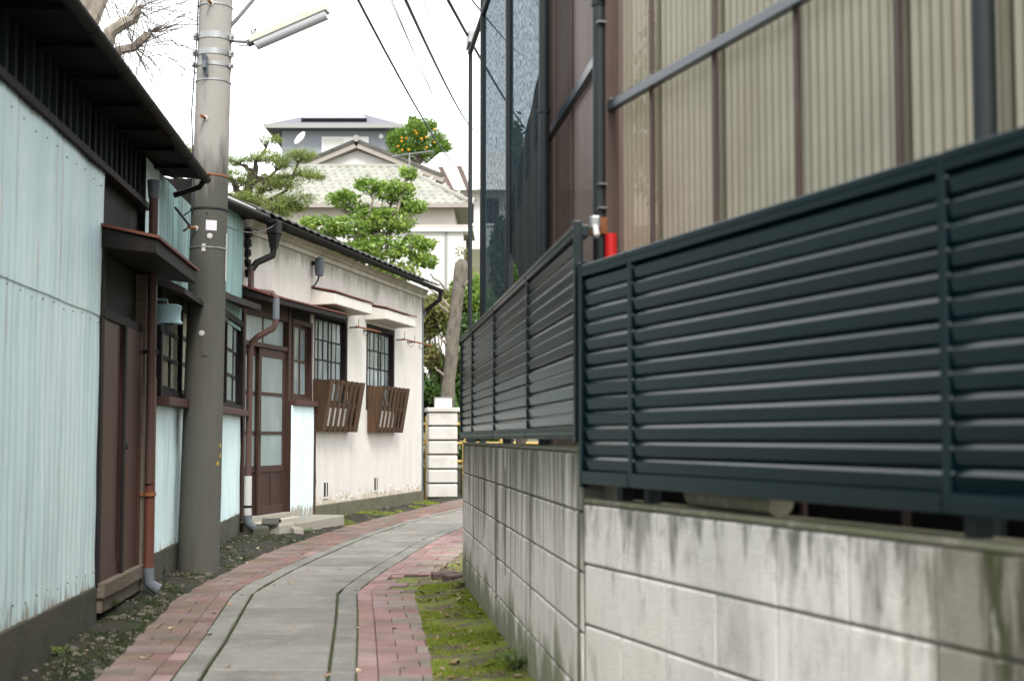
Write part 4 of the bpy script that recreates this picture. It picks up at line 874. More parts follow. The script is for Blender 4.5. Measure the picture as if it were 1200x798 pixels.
# pipe frame along the far fence
NF = root('scaffold', 'row of tall dark steel scaffold pipes behind the far fence', 'scaffold', FC.loc, FC.rz)
for (x, r, zt, y) in ((5.31, .0255, 3.6, .10), (3.612, .025, 4.2, .12), (2.04, .0235, 4.5, .12), (.236, .022, 4.8, .12), (-.95, .017, 4.28, .12)):
    z0 = .735 if x >= 0 else -.07
    p = MB().tube([(x, y, z0), (x, y, zt)], r, 16).build('pipe', 'steel_dark', NF, True)
    if x in (3.612, 2.04, .236): MB().tube([(x, y, 1.79), (x, y, 1.83)], r + .006, 14).build('collar', 'pvc_white' if x > 3 else 'rust', p, True)
    if x > 3: MB().tube([(x, y, 2.60), (x, y, 2.62)], r + .005, 14).build('collar', 'steel_dark', p, True)
MB().tube([(-1.0, .12, 4.15), (3.7, .12, 3.95)], .02, 10).build('cross_pipe', 'steel_dark', NF, True)
MB().box(-1.05, -.80, .09, .15, 4.18, 4.28).build('bracket', 'steel_galv', NF, bevel=.006)
# netting
def cloth(fr, cols, m, name, label, cat, wav=.02, seed=0, nx=40, nzz=30):
    """cols: list of (x, z_bottom, z_top) keyed along x"""
    X = [c[0] for c in cols]; mb = MB()
    for i in range(nx + 1):
        x = X[0] + (X[-1] - X[0]) * i / nx; zb = float(np.interp(x, X, [c[1] for c in cols])); zt = float(np.interp(x, X, [c[2] for c in cols]))
        for k in range(nzz + 1):
            z = zb + (zt - zb) * k / nzz
            mb.v.append((x, .13 + wav * math.sin(x * 17 + .8 * math.sin(z * 2 + seed)) + wav * .8 * nz(x * 4, z * 1.3, seed), z))
    for i in range(nx):
        for k in range(nzz): a = i * (nzz + 1) + k; mb.f.append((a, a + nzz + 1, a + nzz + 2, a + 1))
    o = mb.build(name, m, smooth=True); o.location = fr.loc; o.rotation_euler = (0, 0, fr.rz); return tag(o, label, cat)
cloth(FC, [(.15, 1.80, 4.2), (.5, 1.78, 4.15), (1.2, 1.80, 4.1), (1.95, 1.78, 4.05)], 'net', 'net', 'bluish see-through netting hung between the far scaffold pipes', 'net', .004, 1)
cloth(FC, [(1.95, 2.2, 4.05), (2.6, 2.35, 4.0), (3.6, 2.62, 3.95)], 'net', 'net', 'see-through netting panel above the torn black sheet', 'net', .003, 4)
cloth(FC, [(1.45, 2.28, 2.33), (2.0, 2.15, 2.46), (2.45, 1.95, 2.58), (2.8, 1.82, 2.70), (3.6, 1.72, 2.95)], 'net_dense', 'tarp', 'black torn sheet drooping from the scaffold pipe behind the fence', 'sheet', .0025, 9)

# brown corrugated screen in line with the far fence
BS = root('corrugated_screen', 'brown corrugated plastic screen behind the scaffold pipes', 'screen', FC.loc, FC.rz)
for i in range(3):
    a = 3.02 + .62 * i; corr(a, a + .64, .74, 3.9, .26 - .003 * i, pitch=.064, amp=.012, per=6, nzs=2).build('sheet', 'poly_brown', BS, True)
MB().box(2.93, 2.985, .19, .222, .74, 3.9).build('post', 'post_tan', BS)
MB().box(2.95, 3.0, .225, .28, .74, 3.9).build('post', 'post_brown', BS)
MB().box(2.93, 4.9, .215, .245, 2.60, 2.65).build('rail', 'rail_blue', BS, bevel=.005)
MB().box(4.86, 4.92, .23, .30, .74, 3.9).build('post', 'post_brown', BS)
# translucent corrugated wall behind the near fence
PS = root('translucent_screen', 'translucent corrugated plastic wall with brown posts behind the near fence', 'screen', FD.loc, FD.rz)
xs_ = [-.14, .14, .61, 1.10, 1.575, 1.95, 2.5, 3.0, 3.5]
for i in range(len(xs_) - 1):
    corr(.042 * round((xs_[i] - .01) / .042), .042 * round((xs_[i + 1] + .01) / .042), 1.30, 3.5, .225 - .002 * (i % 2), pitch=.042, amp=.012, per=8, nzs=1).build('sheet', 'polycarb_clear' if i == 0 else 'polycarb', PS, True)
MB().box(-.16, 3.5, .20, .235, .74, 1.305).build('shade_board', 'soffit', PS)  # added near-black board, stands in for the dark interior below the sheets
for x in xs_[1:5]:
    MB().box(x - .0125, x + .0125, .186, .199, .74, 3.5).build('post', 'post_brown', PS, bevel=.003)
MB().box(-.19, 1.93, .155, .184, 2.212, 2.248).build('rail', 'rail_blue', PS, bevel=.004)
for x in (-.16, .02, .09, .18, .55, .68): MB().tube([(x, .175, 2.248), (x, .165, 2.258)], .007, 8).build('bolt', 'steel_galv', PS)
MB().box(-.215, -.165, .15, .16, .74, 3.5).box(-.215, -.205, .16, .20, .74, 3.5).box(-.175, -.165, .16, .20, .74, 3.5).build('channel_post', 'post_brown', PS, label='grey-brown steel channel post at the end of the wall')
for z in (1.86, 2.53): MB().box(-.20, -.155, .12, .15, z, z + .006).box(-.20, -.155, .12, .15, z + .085, z + .091).box(-.20, -.194, .12, .15, z + .006, z + .085).build('bracket', 'steel_galv', PS)
MB().tube([(1.935, .165, .74), (1.935, .165, 3.6)], .026, 16).build('pipe_post', 'steel_dark', PS, True)
MB().box(1.93, 3.5, .19, .215, 1.62, 1.68).build('rail', 'steel_dark', PS)
# clamps at the corner pipe
t = root('pipe_clamp', 'rusty scaffold clamp on the corner pipe above the fences', 'clamp', FC.W(5.31, .10, 1.80), FC.rz)
MB().tube([(0, 0, -.03), (0, 0, .03)], .036, 14).build('ring', 'rust', t, True)
MB().box(-.10, -.03, -.035, .0, -.015, .02).build('jaw', 'rust', t, bevel=.006); MB().tube([(-.09, -.05, .0), (-.09, .03, .0)], .009, 8).build('bolt', 'steel_galv', t)
t = root('pipe_clamp', 'pale galvanised clamp beside the rusty one on the corner pipe', 'clamp', FC.W(5.31, .10, 1.80), FC.rz)
MB().box(.034, .075, -.045, -.01, -.02, .03).build('jaw', 'steel_galv', t, bevel=.008); MB().tube([(.075, -.03, -.01), (.11, -.03, -.05)], .010, 8).build('lever', 'white_plastic', t, True)
t = root('red_bin', 'red plastic bin behind the translucent wall by the corner pipe', 'bin', FD.W(.0, .46, .74), FD.rz)
MB().hexa([(-.22, -.16, 0), (.22, -.16, 0), (.22, .16, 0), (-.22, .16, 0), (-.26, -.2, .93), (.26, -.2, .93), (.26, .2, .93), (-.26, .2, .93)]).build('body', 'red_plastic', t, bevel=.02)
MB().box(-.28, .28, -.22, .22, .931, .97).build('lid', 'red_plastic', t, bevel=.015)
t = root('marker_post', 'red marker post with white foot beside the corner scaffold pipe', 'post', (.350, 5.0, .74), 0)
MB().tube([(0, 0, .80), (0, 0, 1.03)], .022, 12).build('tube', 'red_plastic', t, True); MB().tube([(0, 0, 0), (0, 0, .795)], .015, 12).build('foot', 'white_plastic', t, True)
t = root('drain_pipe', 'grey drain pipe lying on the block wall under the near fence', 'pipe', FD.W(.9, .06, .885), FD.rz)
MB().tube([(-.25, .03, 0), (.30, .0, 0)], .034, 14).build('tube', 'wall_top', t, True); MB().tube([(.30, 0, 0), (.315, -.001, 0)], .038, 14).build('socket', 'wall_top', t, True)

# ------------------------------------------------------------------ gate pillar, letterbox, bamboo fence
t = root('gate_pillar', 'white gate pillar of six rough blocks with flat cap', 'pillar', (-1.24, 25.2, 0), R(8))
MB().box(-.20, .20, -.20, .20, -.1, 1.5).build('core', 'mortar', t)
for k in range(6):
    z = .01 + .25 * k; a, b = .252, .238
    mb = MB(); mb.frust([(-a, -a, z + .012), (a, -a, z + .012), (a, a, z + .012), (-a, a, z + .012)], [(-a, -a, z + .215), (a, -a, z + .215), (a, a, z + .215), (-a, a, z + .215)], [(-b, -b, z + .235), (b, -b, z + .235), (b, b, z + .235), (-b, b, z + .235)])
    mb.build('block', 'gate_block', t, bevel=.012)
MB().box(-.29, .29, -.29, .29, 1.505, 1.58).build('cap', 'gate_block', t, bevel=.012)
t = root('letterbox', 'small white box standing on the gate pillar cap', 'box', (-1.22, 25.15, 1.58), R(8))
MB().box(-.15, .15, -.1, .1, 0, .17).build('case', 'white_plastic', t, bevel=.01); MB().box(-.155, .155, -.105, .105, .171, .185).build('lid', 'fascia', t)
t = root('bamboo_fence', 'low yellow bamboo rail fence behind the white gate pillar', 'fence', (-1.5, 26.1, 0), 0)
for z in (.62, .95, 1.3): MB().tube([(-.9, 0, z), (2.4, 0, z)], .03, 8).build('rail', 'bamboo', t, True)
for x in (-.5, -.06, .62, .76, 1.3): MB().tube([(x, -.045, -.08), (x, -.045, 1.45)], .03, 8).build('post', 'bamboo', t, True)
MB().box(-.9, 2.4, .05, .15, -.1, .5).build('base_wall', 'foundation', t)

# ------------------------------------------------------------------ vegetation
def leaves(clumps, n, size, rr, up=.3, asp=.5, shell=.55):
    """many small leaf quads through ellipsoid clumps (cx,cy,cz,rx,ry,rz)"""
    c = np.array(clumps, float); vol = (c[:, 3] * c[:, 4] * c[:, 5]) ** (2 / 3); pk = vol / vol.sum()
    idx = rr.choice(len(c), n, p=pk); d = rr.normal(size=(n, 3)); d /= np.linalg.norm(d, axis=1)[:, None]
    rad = shell + (1.08 - shell) * rr.random(n) ** .7; rad *= 1 + .22 * rr.normal(size=n) * (rr.random(n) < .3)
    p = c[idx, :3] + d * rad[:, None] * c[idx, 3:]
    a = rr.normal(size=(n, 3)); a[:, 2] += .0; a /= np.linalg.norm(a, axis=1)[:, None]
    nrm = rr.normal(size=(n, 3)) + d * .8; nrm[:, 2] += up * 2; b = np.cross(nrm, a); b /= np.maximum(np.linalg.norm(b, axis=1)[:, None], 1e-6)
    s = size * (.6 + .8 * rr.random(n))[:, None]
    V = np.empty((n, 4, 3)); V[:, 0] = p - a * s * .5; V[:, 1] = p + b * s * asp * .5 + a * s * .05; V[:, 2] = p + a * s * .5; V[:, 3] = p - b * s * asp * .5 + a * s * .05
    return V.reshape(-1, 3)
def leafobj(name, V, m, parent):
    n = len(V) // 4; me = bpy.data.meshes.new(name); me.vertices.add(4 * n); me.vertices.foreach_set('co', V.astype(np.float32).ravel())
    me.loops.add(4 * n); me.loops.foreach_set('vertex_index', np.arange(4 * n, dtype=np.int32)); me.polygons.add(n)
    me.polygons.foreach_set('loop_start', np.arange(0, 4 * n, 4, dtype=np.int32)); me.polygons.foreach_set('loop_total', np.full(n, 4, dtype=np.int32))
    me.materials.append(MATS[m]); me.update(calc_edges=True); me.validate()
    o = bpy.data.objects.new(name, me); COL.objects.link(o); o.parent = parent; return o
def limb(mb, a, b, r0, r1, rr, wob=.12, n=6, sides=7):
    a = Vector(a); b = Vector(b); L_ = (b - a).length; pts = []; rs_ = []
    for i in range(n + 1):
        f = i / n; q = a.lerp(b, f)
        if 0 < i < n: q += Vector(rr.normal(size=3)) * L_ * wob * .35
        pts.append(q); rs_.append(r0 + (r1 - r0) * f)
    mb.tube(pts, rs_, sides); return pts
def tree(name, label, base, trunk_top, r0, clumps, n, size, m, bark, seed, group=None, up=.3, asp=.5, fork=None, shell=.55, sub=3):
    rr = np.random.default_rng(seed); t = root(name, label, 'tree', base, 0, group); mb = MB(); bx = Vector(base)
    tt = Vector(trunk_top) - bx; limb(mb, (0, 0, -.3), tt, r0, r0 * .55, rr, .06, 8, 9); mb.build('trunk', bark, t, True)
    lb = MB()
    cl = [(c[0] - base[0], c[1] - base[1], c[2] - base[2], c[3], c[4], c[5]) for c in clumps]
    fk = Vector(fork) - bx if fork else tt
    small = []
    for c in cl:
        s = fk.lerp(tt, rr.random()); pts = limb(lb, s, (c[0], c[1], c[2] - c[5] * .3), r0 * .42, r0 * .12, rr, .16)
        for k in range(5):
            d = rr.normal(size=3); d /= np.linalg.norm(d); limb(lb, pts[-2], (c[0] + d[0] * c[3] * .8, c[1] + d[1] * c[4] * .8, c[2] + d[2] * c[5] * .7), r0 * .12, r0 * .03, rr, .2, 4, 5)
        for k in range(sub):     # break each clump into smaller tufts
            d = rr.normal(size=3); d /= np.linalg.norm(d); q = .35 + .25 * rr.random()
            small.append((c[0] + d[0] * c[3] * .75, c[1] + d[1] * c[4] * .75, c[2] + d[2] * c[5] * .75, c[3] * q, c[4] * q, c[5] * q))
    lb.build('limb', bark, t, True)
    leafobj('crown', leaves(cl + small, n, size, rr, up, asp, shell), m, t); return t
tree('broadleaf_tree', 'bright green cloud-pruned broadleaf tree rising behind the plaster house', (-2.75, 28.0, 0), (-2.75, 28.1, 5.3), .14,
    [(-2.85, 28, 6.05, .28, .3, .16), (-2.35, 28.1, 5.95, .42, .4, .24), (-3.35, 27.9, 5.75, .34, .35, .17), (-2.05, 28, 6.3, .2, .2, .12), (-3.75, 28.1, 5.25, .4, .4, .2), (-3.15, 27.8, 5.2, .45, .4, .22), (-2.4, 27.9, 5.35, .48, .4, .22), (-2.0, 28.1, 5.65, .3, .3, .16),
     (-1.95, 28, 4.85, .40, .4, .18), (-2.6, 27.7, 4.75, .55, .4, .25), (-3.3, 27.9, 4.65, .5, .4, .22), (-1.75, 28, 4.55, .30, .4, .12), (-4.0, 28, 4.75, .3, .3, .2), (-3.0, 28.2, 5.55, .3, .3, .14), (-2.3, 27.8, 4.3, .5, .4, .2), (-3.0, 28, 4.2, .5, .4, .25)],
    17000, .085, 'leaf_bright', 'bark_pale', 11, up=.5, asp=.5, fork=(-2.75, 28, 3.9), sub=4)
tree('pine_tree', 'olive green cloud-pruned pine tree showing behind the utility pole', (-5.0, 26.0, 0), (-4.8, 26.0, 6.0), .13,
    [(-5.95, 26, 6.15, .40, .35, .22), (-6.3, 26, 6.5, .30, .3, .15), (-5.6, 26, 5.95, .4, .3, .2), (-3.75, 26, 5.9, .3, .3, .14), (-4.0, 26.1, 5.45, .35, .3, .2), (-4.6, 25.8, 6.2, .4, .3, .1), (-5.1, 25.9, 5.85, .36, .4, .16), (-4.6, 26.1, 5.75, .45, .4, .18), (-4.2, 25.9, 6.15, .32, .3, .18), (-4.85, 26, 5.4, .5, .4, .2), (-4.35, 26, 5.3, .40, .4, .2), (-3.9, 26.1, 6.3, .26, .3, .12), (-5.1, 26, 6.15, .3, .3, .08), (-4.15, 26, 5.75, .3, .3, .16), (-4.5, 26, 6.55, .22, .2, .1), (-5.5, 26, 5.5, .4, .4, .2)],
    19000, .09, 'leaf_pine', 'bark_dark', 21, up=.6, asp=.14, fork=(-5.0, 26, 4.6), shell=.25, sub=4)
ot = tree('orange_tree', 'round citrus tree dotted with oranges beside the grey house', (-5.0, 75, hz(0, 75)), (-5.0, 75, 15.6), .16,
    [(-5.6, 75, 16.9, .9, .9, .75), (-4.6, 75.2, 17.1, .9, .9, .75), (-5.1, 74.7, 17.4, .7, .8, .5), (-4.3, 75, 16.4, .8, .8, .7), (-5.8, 75, 16.2, .7, .8, .6), (-3.9, 75, 16.9, .5, .6, .5), (-6.3, 75, 16.9, .5, .6, .4), (-3.6, 75, 16.5, .5, .6, .3), (-5.3, 75, 17.9, .35, .4, .3), (-4.3, 75, 17.75, .3, .4, .3)], 12000, .14, 'leaf_citrus', 'bark_dark', 31, sub=4)
rr = np.random.default_rng(4)
for k in range(14):
    a = max(-1.3, min(.9, rr.normal() * .8 - .3)); zz = rr.uniform(4.0, 5.4)
    me = bpy.data.meshes.get('fruit') or MB().add([(v[0] * .065, v[1] * .065, v[2] * .065) for v in IV], IF).mesh('fruit', 'orange_fruit', True)
    inst('fruit', me, ot, (a, -.75 + .4 * abs(a) * .5 - rr.uniform(0, .2), zz))
# bare pollarded tree over the tin roof
rr = np.random.default_rng(42); t = root('bare_tree', 'leafless pollarded tree with stubby limbs above the tin roof', 'tree', (-5.2, 17, -.06))
mb = MB(); limb(mb, (0, 0, -.2), (.0, 0, 6.1), .24, .17, rr, .03, 8, 10); limb(mb, (0, 0, 5.9), (-.12, 0, 8), .17, .13, rr, .05, 6, 9); mb.build('trunk', 'bark_pale', t, True)
lm = MB(); ends = []
for path, r0, r1 in ((((.0, 0, 5.6), (.30, -.1, 5.72), (.36, -.1, 6.0), (.48, -.1, 6.10), (.60, -.1, 6.16), (.66, -.1, 6.30)), .10, .05), (((.28, 0, 5.55), (.42, 0, 5.80), (.60, 0, 5.84), (.76, 0, 6.0), (.80, 0, 6.02)), .075, .045), (((-.1, 0, 6.0), (-.3, 0, 6.3), (-.3, 0, 6.9)), .1, .07), (((.05, 0, 6.1), (.2, 0, 6.5), (.18, 0, 7.2)), .1, .07)):
    n = len(path); lm.tube([(p[0] + .02 * rr.normal(), p[1], p[2]) for p in path], [r0 + (r1 - r0) * i / (n - 1) + .006 * rr.normal() for i in range(n)], 8); ends += [Vector(path[-1]), Vector(path[n // 2])]
lm.build('limb', 'bark_pale', t, True)
tw = MB()
for e in ends:
    for k in range(26):
        d = Vector((rr.uniform(-.3, 1.6), rr.normal() * .3, rr.uniform(-1.35, .8))); p1 = e + d * .5 + Vector((0, 0, .06)); p2 = e + d * rr.uniform(.8, 1.3)
        tw.tube([e, p1, p2], [.0055, .004, .0025], 4)
        if k % 2 == 0: tw.tube([p1, p1 + Vector((rr.uniform(-.3, .5), 0, rr.uniform(-.5, .3)))], [.003, .0015], 4)
tag(tw.build('twigs', 'bark_dark', t), kind='stuff')
# cut trunk behind the gate pillar
rr = np.random.default_rng(5); t = root('pruned_tree', 'bare grey trunk cut off at the top behind the gate pillar', 'tree', (-1.30, 27, -.06))
mb = MB(); mb.tube([(0, 0, -.2), (.03, 0, .8), (.06, 0, 1.5), (.08, 0, 1.8), (.10, 0, 2.2), (.15, 0, 2.6), (.16, 0, 3.0), (.22, 0, 3.4), (.25, 0, 3.7), (.29, 0, 4.0), (.33, 0, 4.25), (.34, 0, 4.42), (.36, 0, 4.5)], [.15, .135, .13, .14, .12, .125, .135, .12, .115, .125, .145, .13, .07], 14); mb.build('trunk', 'bark_grey', t, True)
lm = MB()
for (z, x, l) in ((1.4, .2, .15), (2.3, .0, -.15), (2.9, .05, -.12), (3.5, .08, -.2), (4.0, .4, .2), (3.9, .1, -.35), (3.6, .1, -.45)): 
    lm = MB(); limb(lm, (x, -.1, z), (x + l, -.2, z + abs(l) * .9), .03, .012, rr, .1, 4, 6); lm.build('limb', 'bark_pale', t, True)
mb = MB()
leafobj('sprout', leaves([(.36, 0, 4.62, .16, .1, .15), (.5, 0, 4.3, .1, .1, .12)], 120, .06, rr), 'leaf_yellow', t)
for k, (x, y, z, rx, rz_, n, sz, m, lb) in enumerate([(-1.55, 28.6, 3.2, .5, .9, 6500, .10, 'leaf_yellow', 'loose yellowish shrub beside the plaster house corner'), (-1.5, 28.2, 1.6, .5, .8, 6000, .13, 'leaf_dark', 'dark glossy shrub behind the white gate pillar'), (-.7, 28.9, 2.4, .6, 1.3, 8000, .11, 'leaf_dark', 'dark evergreen shrub right of the cut trunk'),
    (-.9, 30.2, 3.6, .6, .9, 6500, .10, 'leaf_bright', 'fresh green shrub behind the cut trunk'), (.1, 29.5, 2.8, .8, 1.8, 8000, .11, 'leaf_bright', 'tall green shrub past the end of the far fence'), (-2.2, 29.8, 2.6, .6, 1.3, 3000, .11, 'leaf_dark', 'dark shrub hidden behind the corner of the plaster house'), (-1.45, 29.4, 2.0, .45, 1.0, 9000, .12, 'leaf_bright', 'leafy green shrub between the plaster house and the cut trunk'), (-.75, 29.3, 1.3, .5, .8, 6000, .12, 'leaf_dark', 'low dark shrub behind the bamboo rail fence'), (-1.3, 30.0, 3.7, .6, .5, 6000, .10, 'leaf_yellow', 'pale green shrub top in front of the cream house wall')]):
    rr = np.random.default_rng(60 + k); t = root('shrub', lb, 'shrub', (x, y, hz(x, y)))
    b0 = hz(x, y); st = MB(); cl = []
    for q in range(9):
        d = rr.normal(size=3) * .55; c = (d[0] * rx, d[1] * .5, z - b0 + d[2] * rz_ * .8); cl.append((*c, rx * .42, .35, rz_ * .28)); limb(st, (0, 0, -.1), c, .03, .008, rr, .1, 5, 5)
    st.build('stem', 'bark_dark', t, True); leafobj('foliage', leaves(cl, n, sz, rr, .4, .45, .3), m, t)
# trees inside the garden behind the net and the translucent wall
for k, (name, x, y, z, rx, ry, rz_, n, sz, m, lb) in enumerate([('conifer', .08, 14.0, 2.9, .38, .4, 1.3, 14000, .09, 'leaf_dark', 'dark conifer seen through the hanging netting'), ('garden_shrub', .30, 9.3, 1.75, .24, .35, .55, 3000, .07, 'leaf_bright', 'bright green shrub just behind the far fence under the net'),
    ('garden_tree', 3.0, 8.2, 3.0, 1.2, 1.0, 1.5, 9000, .11, 'leaf_bright', 'leafy tree in the garden behind the translucent wall'), ('garden_tree', 3.6, 5.4, 2.6, 1.0, 1.0, 1.2, 7000, .11, 'leaf_yellow', 'yellowish tree in the garden behind the translucent wall'), ('garden_tree', 1.9, 11.2, 3.6, .9, .8, 1.6, 7000, .11, 'leaf_dark', 'dark tree in the garden behind the brown screen')]):
    rr = np.random.default_rng(90 + k); b0 = .74 if y < 11 or x > 1 else -.06; b0 = .74 if (x, y) == (3.0, 8.2) else b0
    t = root(name, lb, 'tree' if 'shrub' not in name else 'shrub', (x, y, b0)); st = MB(); st.tube([(0, 0, -.2), (.02, 0, z - b0)], [.07 if rx > .3 else .02, .02], 8); st.build('trunk', 'bark_dark', t, True); cl = []; lb_ = MB()
    for q in range(12):
        d = rr.normal(size=3); d /= np.linalg.norm(d); d *= rr.random() ** .4
        tp = (1.15 - .55 * (d[2] + 1)) if name == 'conifer' else 1.; c = (d[0] * rx * tp, d[1] * ry * tp, z - b0 + d[2] * rz_); cl.append((*c, rx * .45 * max(tp, .3), ry * .45 * max(tp, .3), rz_ * .3)); limb(lb_, (0, 0, max(.1, (z - b0) * .5)), c, .02, .006, rr, .1, 4, 5)
    lb_.build('limb', 'bark_dark', t, True); leafobj('crown', leaves(cl, n, sz, rr, .3, .4, .3), m, t)

# ------------------------------------------------------------------ houses up the hill
# grey house with hip roof and solar panels
G = root('grey_house', 'grey house with hipped slate roof and solar panels on the hill', 'house', (-10.2, 80, hz(0, 80) - .5), 0)
gb0 = hz(0, 80) - .5; ze = 18.5 - gb0
MB().box(-2.9, 3.0, 0, 6.5, 0, ze - .02).build('wall', 'house_grey', G)
E4 = [(-3.75, -.9), (4.0, -.9), (4.0, 7.4), (-3.75, 7.4)]
r = MB(); r.v = [(x, y, ze) for x, y in E4] + [(x, y, ze + .16) for x, y in E4] + [(-.1, 3.2, ze + 1.95), (.5, 3.3, ze + 1.95)]
r.f = [(0, 3, 2, 1), (0, 1, 5, 4), (1, 2, 6, 5), (2, 3, 7, 6), (3, 0, 4, 7), (4, 5, 9, 8), (5, 6, 9), (6, 7, 8, 9), (7, 4, 8)]
rf = r.build('roof', 'roof_slate', G)
MB().box(-3.8, 4.05, -.97, -.905, ze - .06, ze + .20).build('gutter', 'fascia', rf)
slp = (1.79) / 4.1
pn = MB().hexa([(-1.75, -.3, ze + .16 + .6 * slp + .02), (1.95, -.3, ze + .16 + .6 * slp + .02), (1.2, 1.9, ze + .16 + 2.8 * slp + .02), (-1.3, 1.9, ze + .16 + 2.8 * slp + .02), (-1.75, -.3, ze + .16 + .6 * slp + .22), (1.95, -.3, ze + .16 + .6 * slp + .22), (1.2, 1.9, ze + .16 + 2.8 * slp + .22), (-1.3, 1.9, ze + .16 + 2.8 * slp + .22)]).build('solar_panel', 'solar', rf)
MB().box(-1.76, 1.96, -.33, -.301, ze + .16 + .6 * slp - .06, ze + .16 + .6 * slp + .215).build('panel_edge', 'soffit', pn)
w = MB().box(-.62, 2.05, -.08, -.002, ze - 2.2, ze - .38).build('window', 'white_frame', G)
MB().box(-.52, .62, -.10, -.081, ze - 2.1, ze - .48).build('shutter', 'shutter', w); MB().box(.70, 1.95, -.10, -.081, ze - 2.1, ze - .48).build('shutter', 'white_frame', w)
MB().tube([(2.75, -.02, ze - .36), (2.75, -.12, ze - .36)], .14, 14).build('vent_cap', 'white_frame', G)
t = root('satellite_dish', 'white satellite dish on a mast beside the grey house', 'dish', (-11.7, 78.2, hz(0, 78.2)))
MB().tube([(0, .1, -.2), (0, .1, 17.5 - hz(0, 78.2))], .05, 8).build('mast', 'steel_galv', t)
z_ = 17.6 - hz(0, 78.2); mb = MB(); mb.lathe([(.02, .0), (.2, .03), (.35, .09), (.42, .15), (.41, .17), (.2, .06), (.02, .03)], n=20); o = mb.build('bowl', 'white_frame', t, True); o.location = (0, 0, z_); o.rotation_euler = (R(60), 0, R(-50))
# cream house: hipped tile roof in front, gable behind
cb = hz(0, 42) - .6
H = root('cream_house', 'cream two-storey house with grey-green tiled roof behind the trees', 'house', (-5.0, 42, cb), 0)
ze = 8.0 - cb
MB().box(-3.3, 3.25, .55, 7.0, 0, ze - .04).build('wall', 'house_cream', H)
MB().box(-3.3, 3.55, .0, .55, 0, 7.25 - cb).build('lower_wall', 'house_white', H)
MB().box(-3.4, 3.75, -.12, .6, 7.25 - cb, 7.36 - cb).build('ledge', 'trim_pink', H); MB().box(-3.4, 3.75, -.13, .6, 7.16 - cb, 7.249 - cb).build('ledge', 'white_frame', H)
MB().box(.95, 1.05, -.03, -.001, 5.0 - cb, 7.15 - cb).box(3.0, 3.08, -.03, -.001, 4.5 - cb, 7.15 - cb).build('downpipe', 'fascia', H)
rs_ = .55  # roof slope
zr0 = ze
def rz(y): return zr0 + (y + .05) * rs_
YR = 3.0
base = MB(); base.v = [(-3.7, -.1, zr0 - .05), (3.7, -.1, zr0 - .05), (3.7, 7.6, zr0 - .05), (-3.7, 7.6, zr0 - .05), (-3.7, -.1, zr0 + .0), (3.7, -.1, zr0), (3.7, 7.6, zr0), (-3.7, 7.6, zr0), (-1.9, YR, rz(YR) - .05), (1.35, YR, rz(YR) - .05)]
base.f = [(0, 3, 2, 1), (0, 1, 5, 4), (1, 2, 6, 5), (2, 3, 7, 6), (3, 0, 4, 7), (4, 5, 9, 8), (5, 6, 9), (6, 7, 8, 9), (7, 4, 8)]
rf = base.build('roof', 'roof_tile', H)
MB().box(-3.75, 3.75, -.16, -.105, zr0 - .13, zr0 - .01).build('eave_board', 'fascia_tan', rf)
tm = pantile('roof_tile', 'roof_tile', .262, .33, th=.06, amp=.06, sl=rs_, n=5)
rr = random.Random(2)
for r_ in range(10):
    y = -.14 + .295 * r_; xl = -3.7 + (1.8) * (y + .1) / 3.1; xr = 3.7 - 2.35 * (y + .1) / 3.1
    x = xl
    while x < xr - .1:
        inst('roof_tile', tm, rf, (x, y, rz(y) - .02 + rr.uniform(-.006, .006)), (0, 0, 0)); x += .262
MB().tube([(-1.95, YR, rz(YR)), (1.4, YR, rz(YR))], .10, 8).build('ridge', 'roof_tile', rf, True)
MB().tube([(1.38, YR, rz(YR) + .0), (3.72, -.12, zr0 + .06)], .085, 8).build('hip_ridge', 'roof_tile', rf, True)
# gable rising behind
zg = 10.62 - cb
gw = MB(); gw.v = [(-1.75, 3.9, rz(YR) - .6), (2.2, 3.9, rz(YR) - .6), (2.2, 3.9, 9.55 - cb), (-.05, 3.9, zg - .22), (-1.75, 3.9, 9.75 - cb)] + [(-1.75, 6.9, rz(YR) - .6), (2.2, 6.9, rz(YR) - .6), (2.2, 6.9, 9.55 - cb), (-.05, 6.9, zg - .22), (-1.75, 6.9, 9.75 - cb)]
gw.f = [(0, 1, 2, 3, 4), (9, 8, 7, 6, 5), (0, 5, 6, 1), (1, 6, 7, 2), (2, 7, 8, 3), (3, 8, 9, 4), (4, 9, 5, 0)]
gw.build('gable_wall', 'house_white', H)
def bar_(p, q, w, h, y0, y1):
    p = Vector((p[0], 0, p[1])); q = Vector((q[0], 0, q[1])); d = (q - p).normalized(); n_ = Vector((-d.z, 0, d.x))
    return [tuple(v) for v in (p + Vector((0, y0, 0)), q + Vector((0, y0, 0)), q + Vector((0, y1, 0)), p + Vector((0, y1, 0)), p + n_ * h + Vector((0, y0, 0)), q + n_ * h + Vector((0, y0, 0)), q + n_ * h + Vector((0, y1, 0)), p + n_ * h + Vector((0, y1, 0)))]
for (p, q) in (((-2.0, 9.62 - cb), (-.05, zg - .18)), ((-.05, zg - .18), (2.75, 9.30 - cb))):
    MB().hexa(bar_(p, q, 0, .17, 3.6, 6.9)).build('gable_board', 'fascia_tan', H)
    MB().hexa(bar_((p[0], p[1] + .18), (q[0], q[1] + .18), 0, .10, 3.55, 7.0)).build('gable_roof', 'roof_tile_dark', H)
MB().tube([(-.05, 3.5, zg + .10), (-.05, 7.0, zg + .10)], .11, 10).build('gable_ridge', 'roof_tile', H, True)
t = root('roof_antenna', 'thin grey television antenna above the cream house roof', 'antenna', (-3.25, 44.6, 9.0))
MB().tube([(0, 0, -.4), (0, 0, 1.05)], .025, 6).build('mast', 'steel_galv', t)
MB().tube([(-.55, 0, .95), (.75, 0, 1.12)], .02, 6).build('boom', 'steel_galv', t)
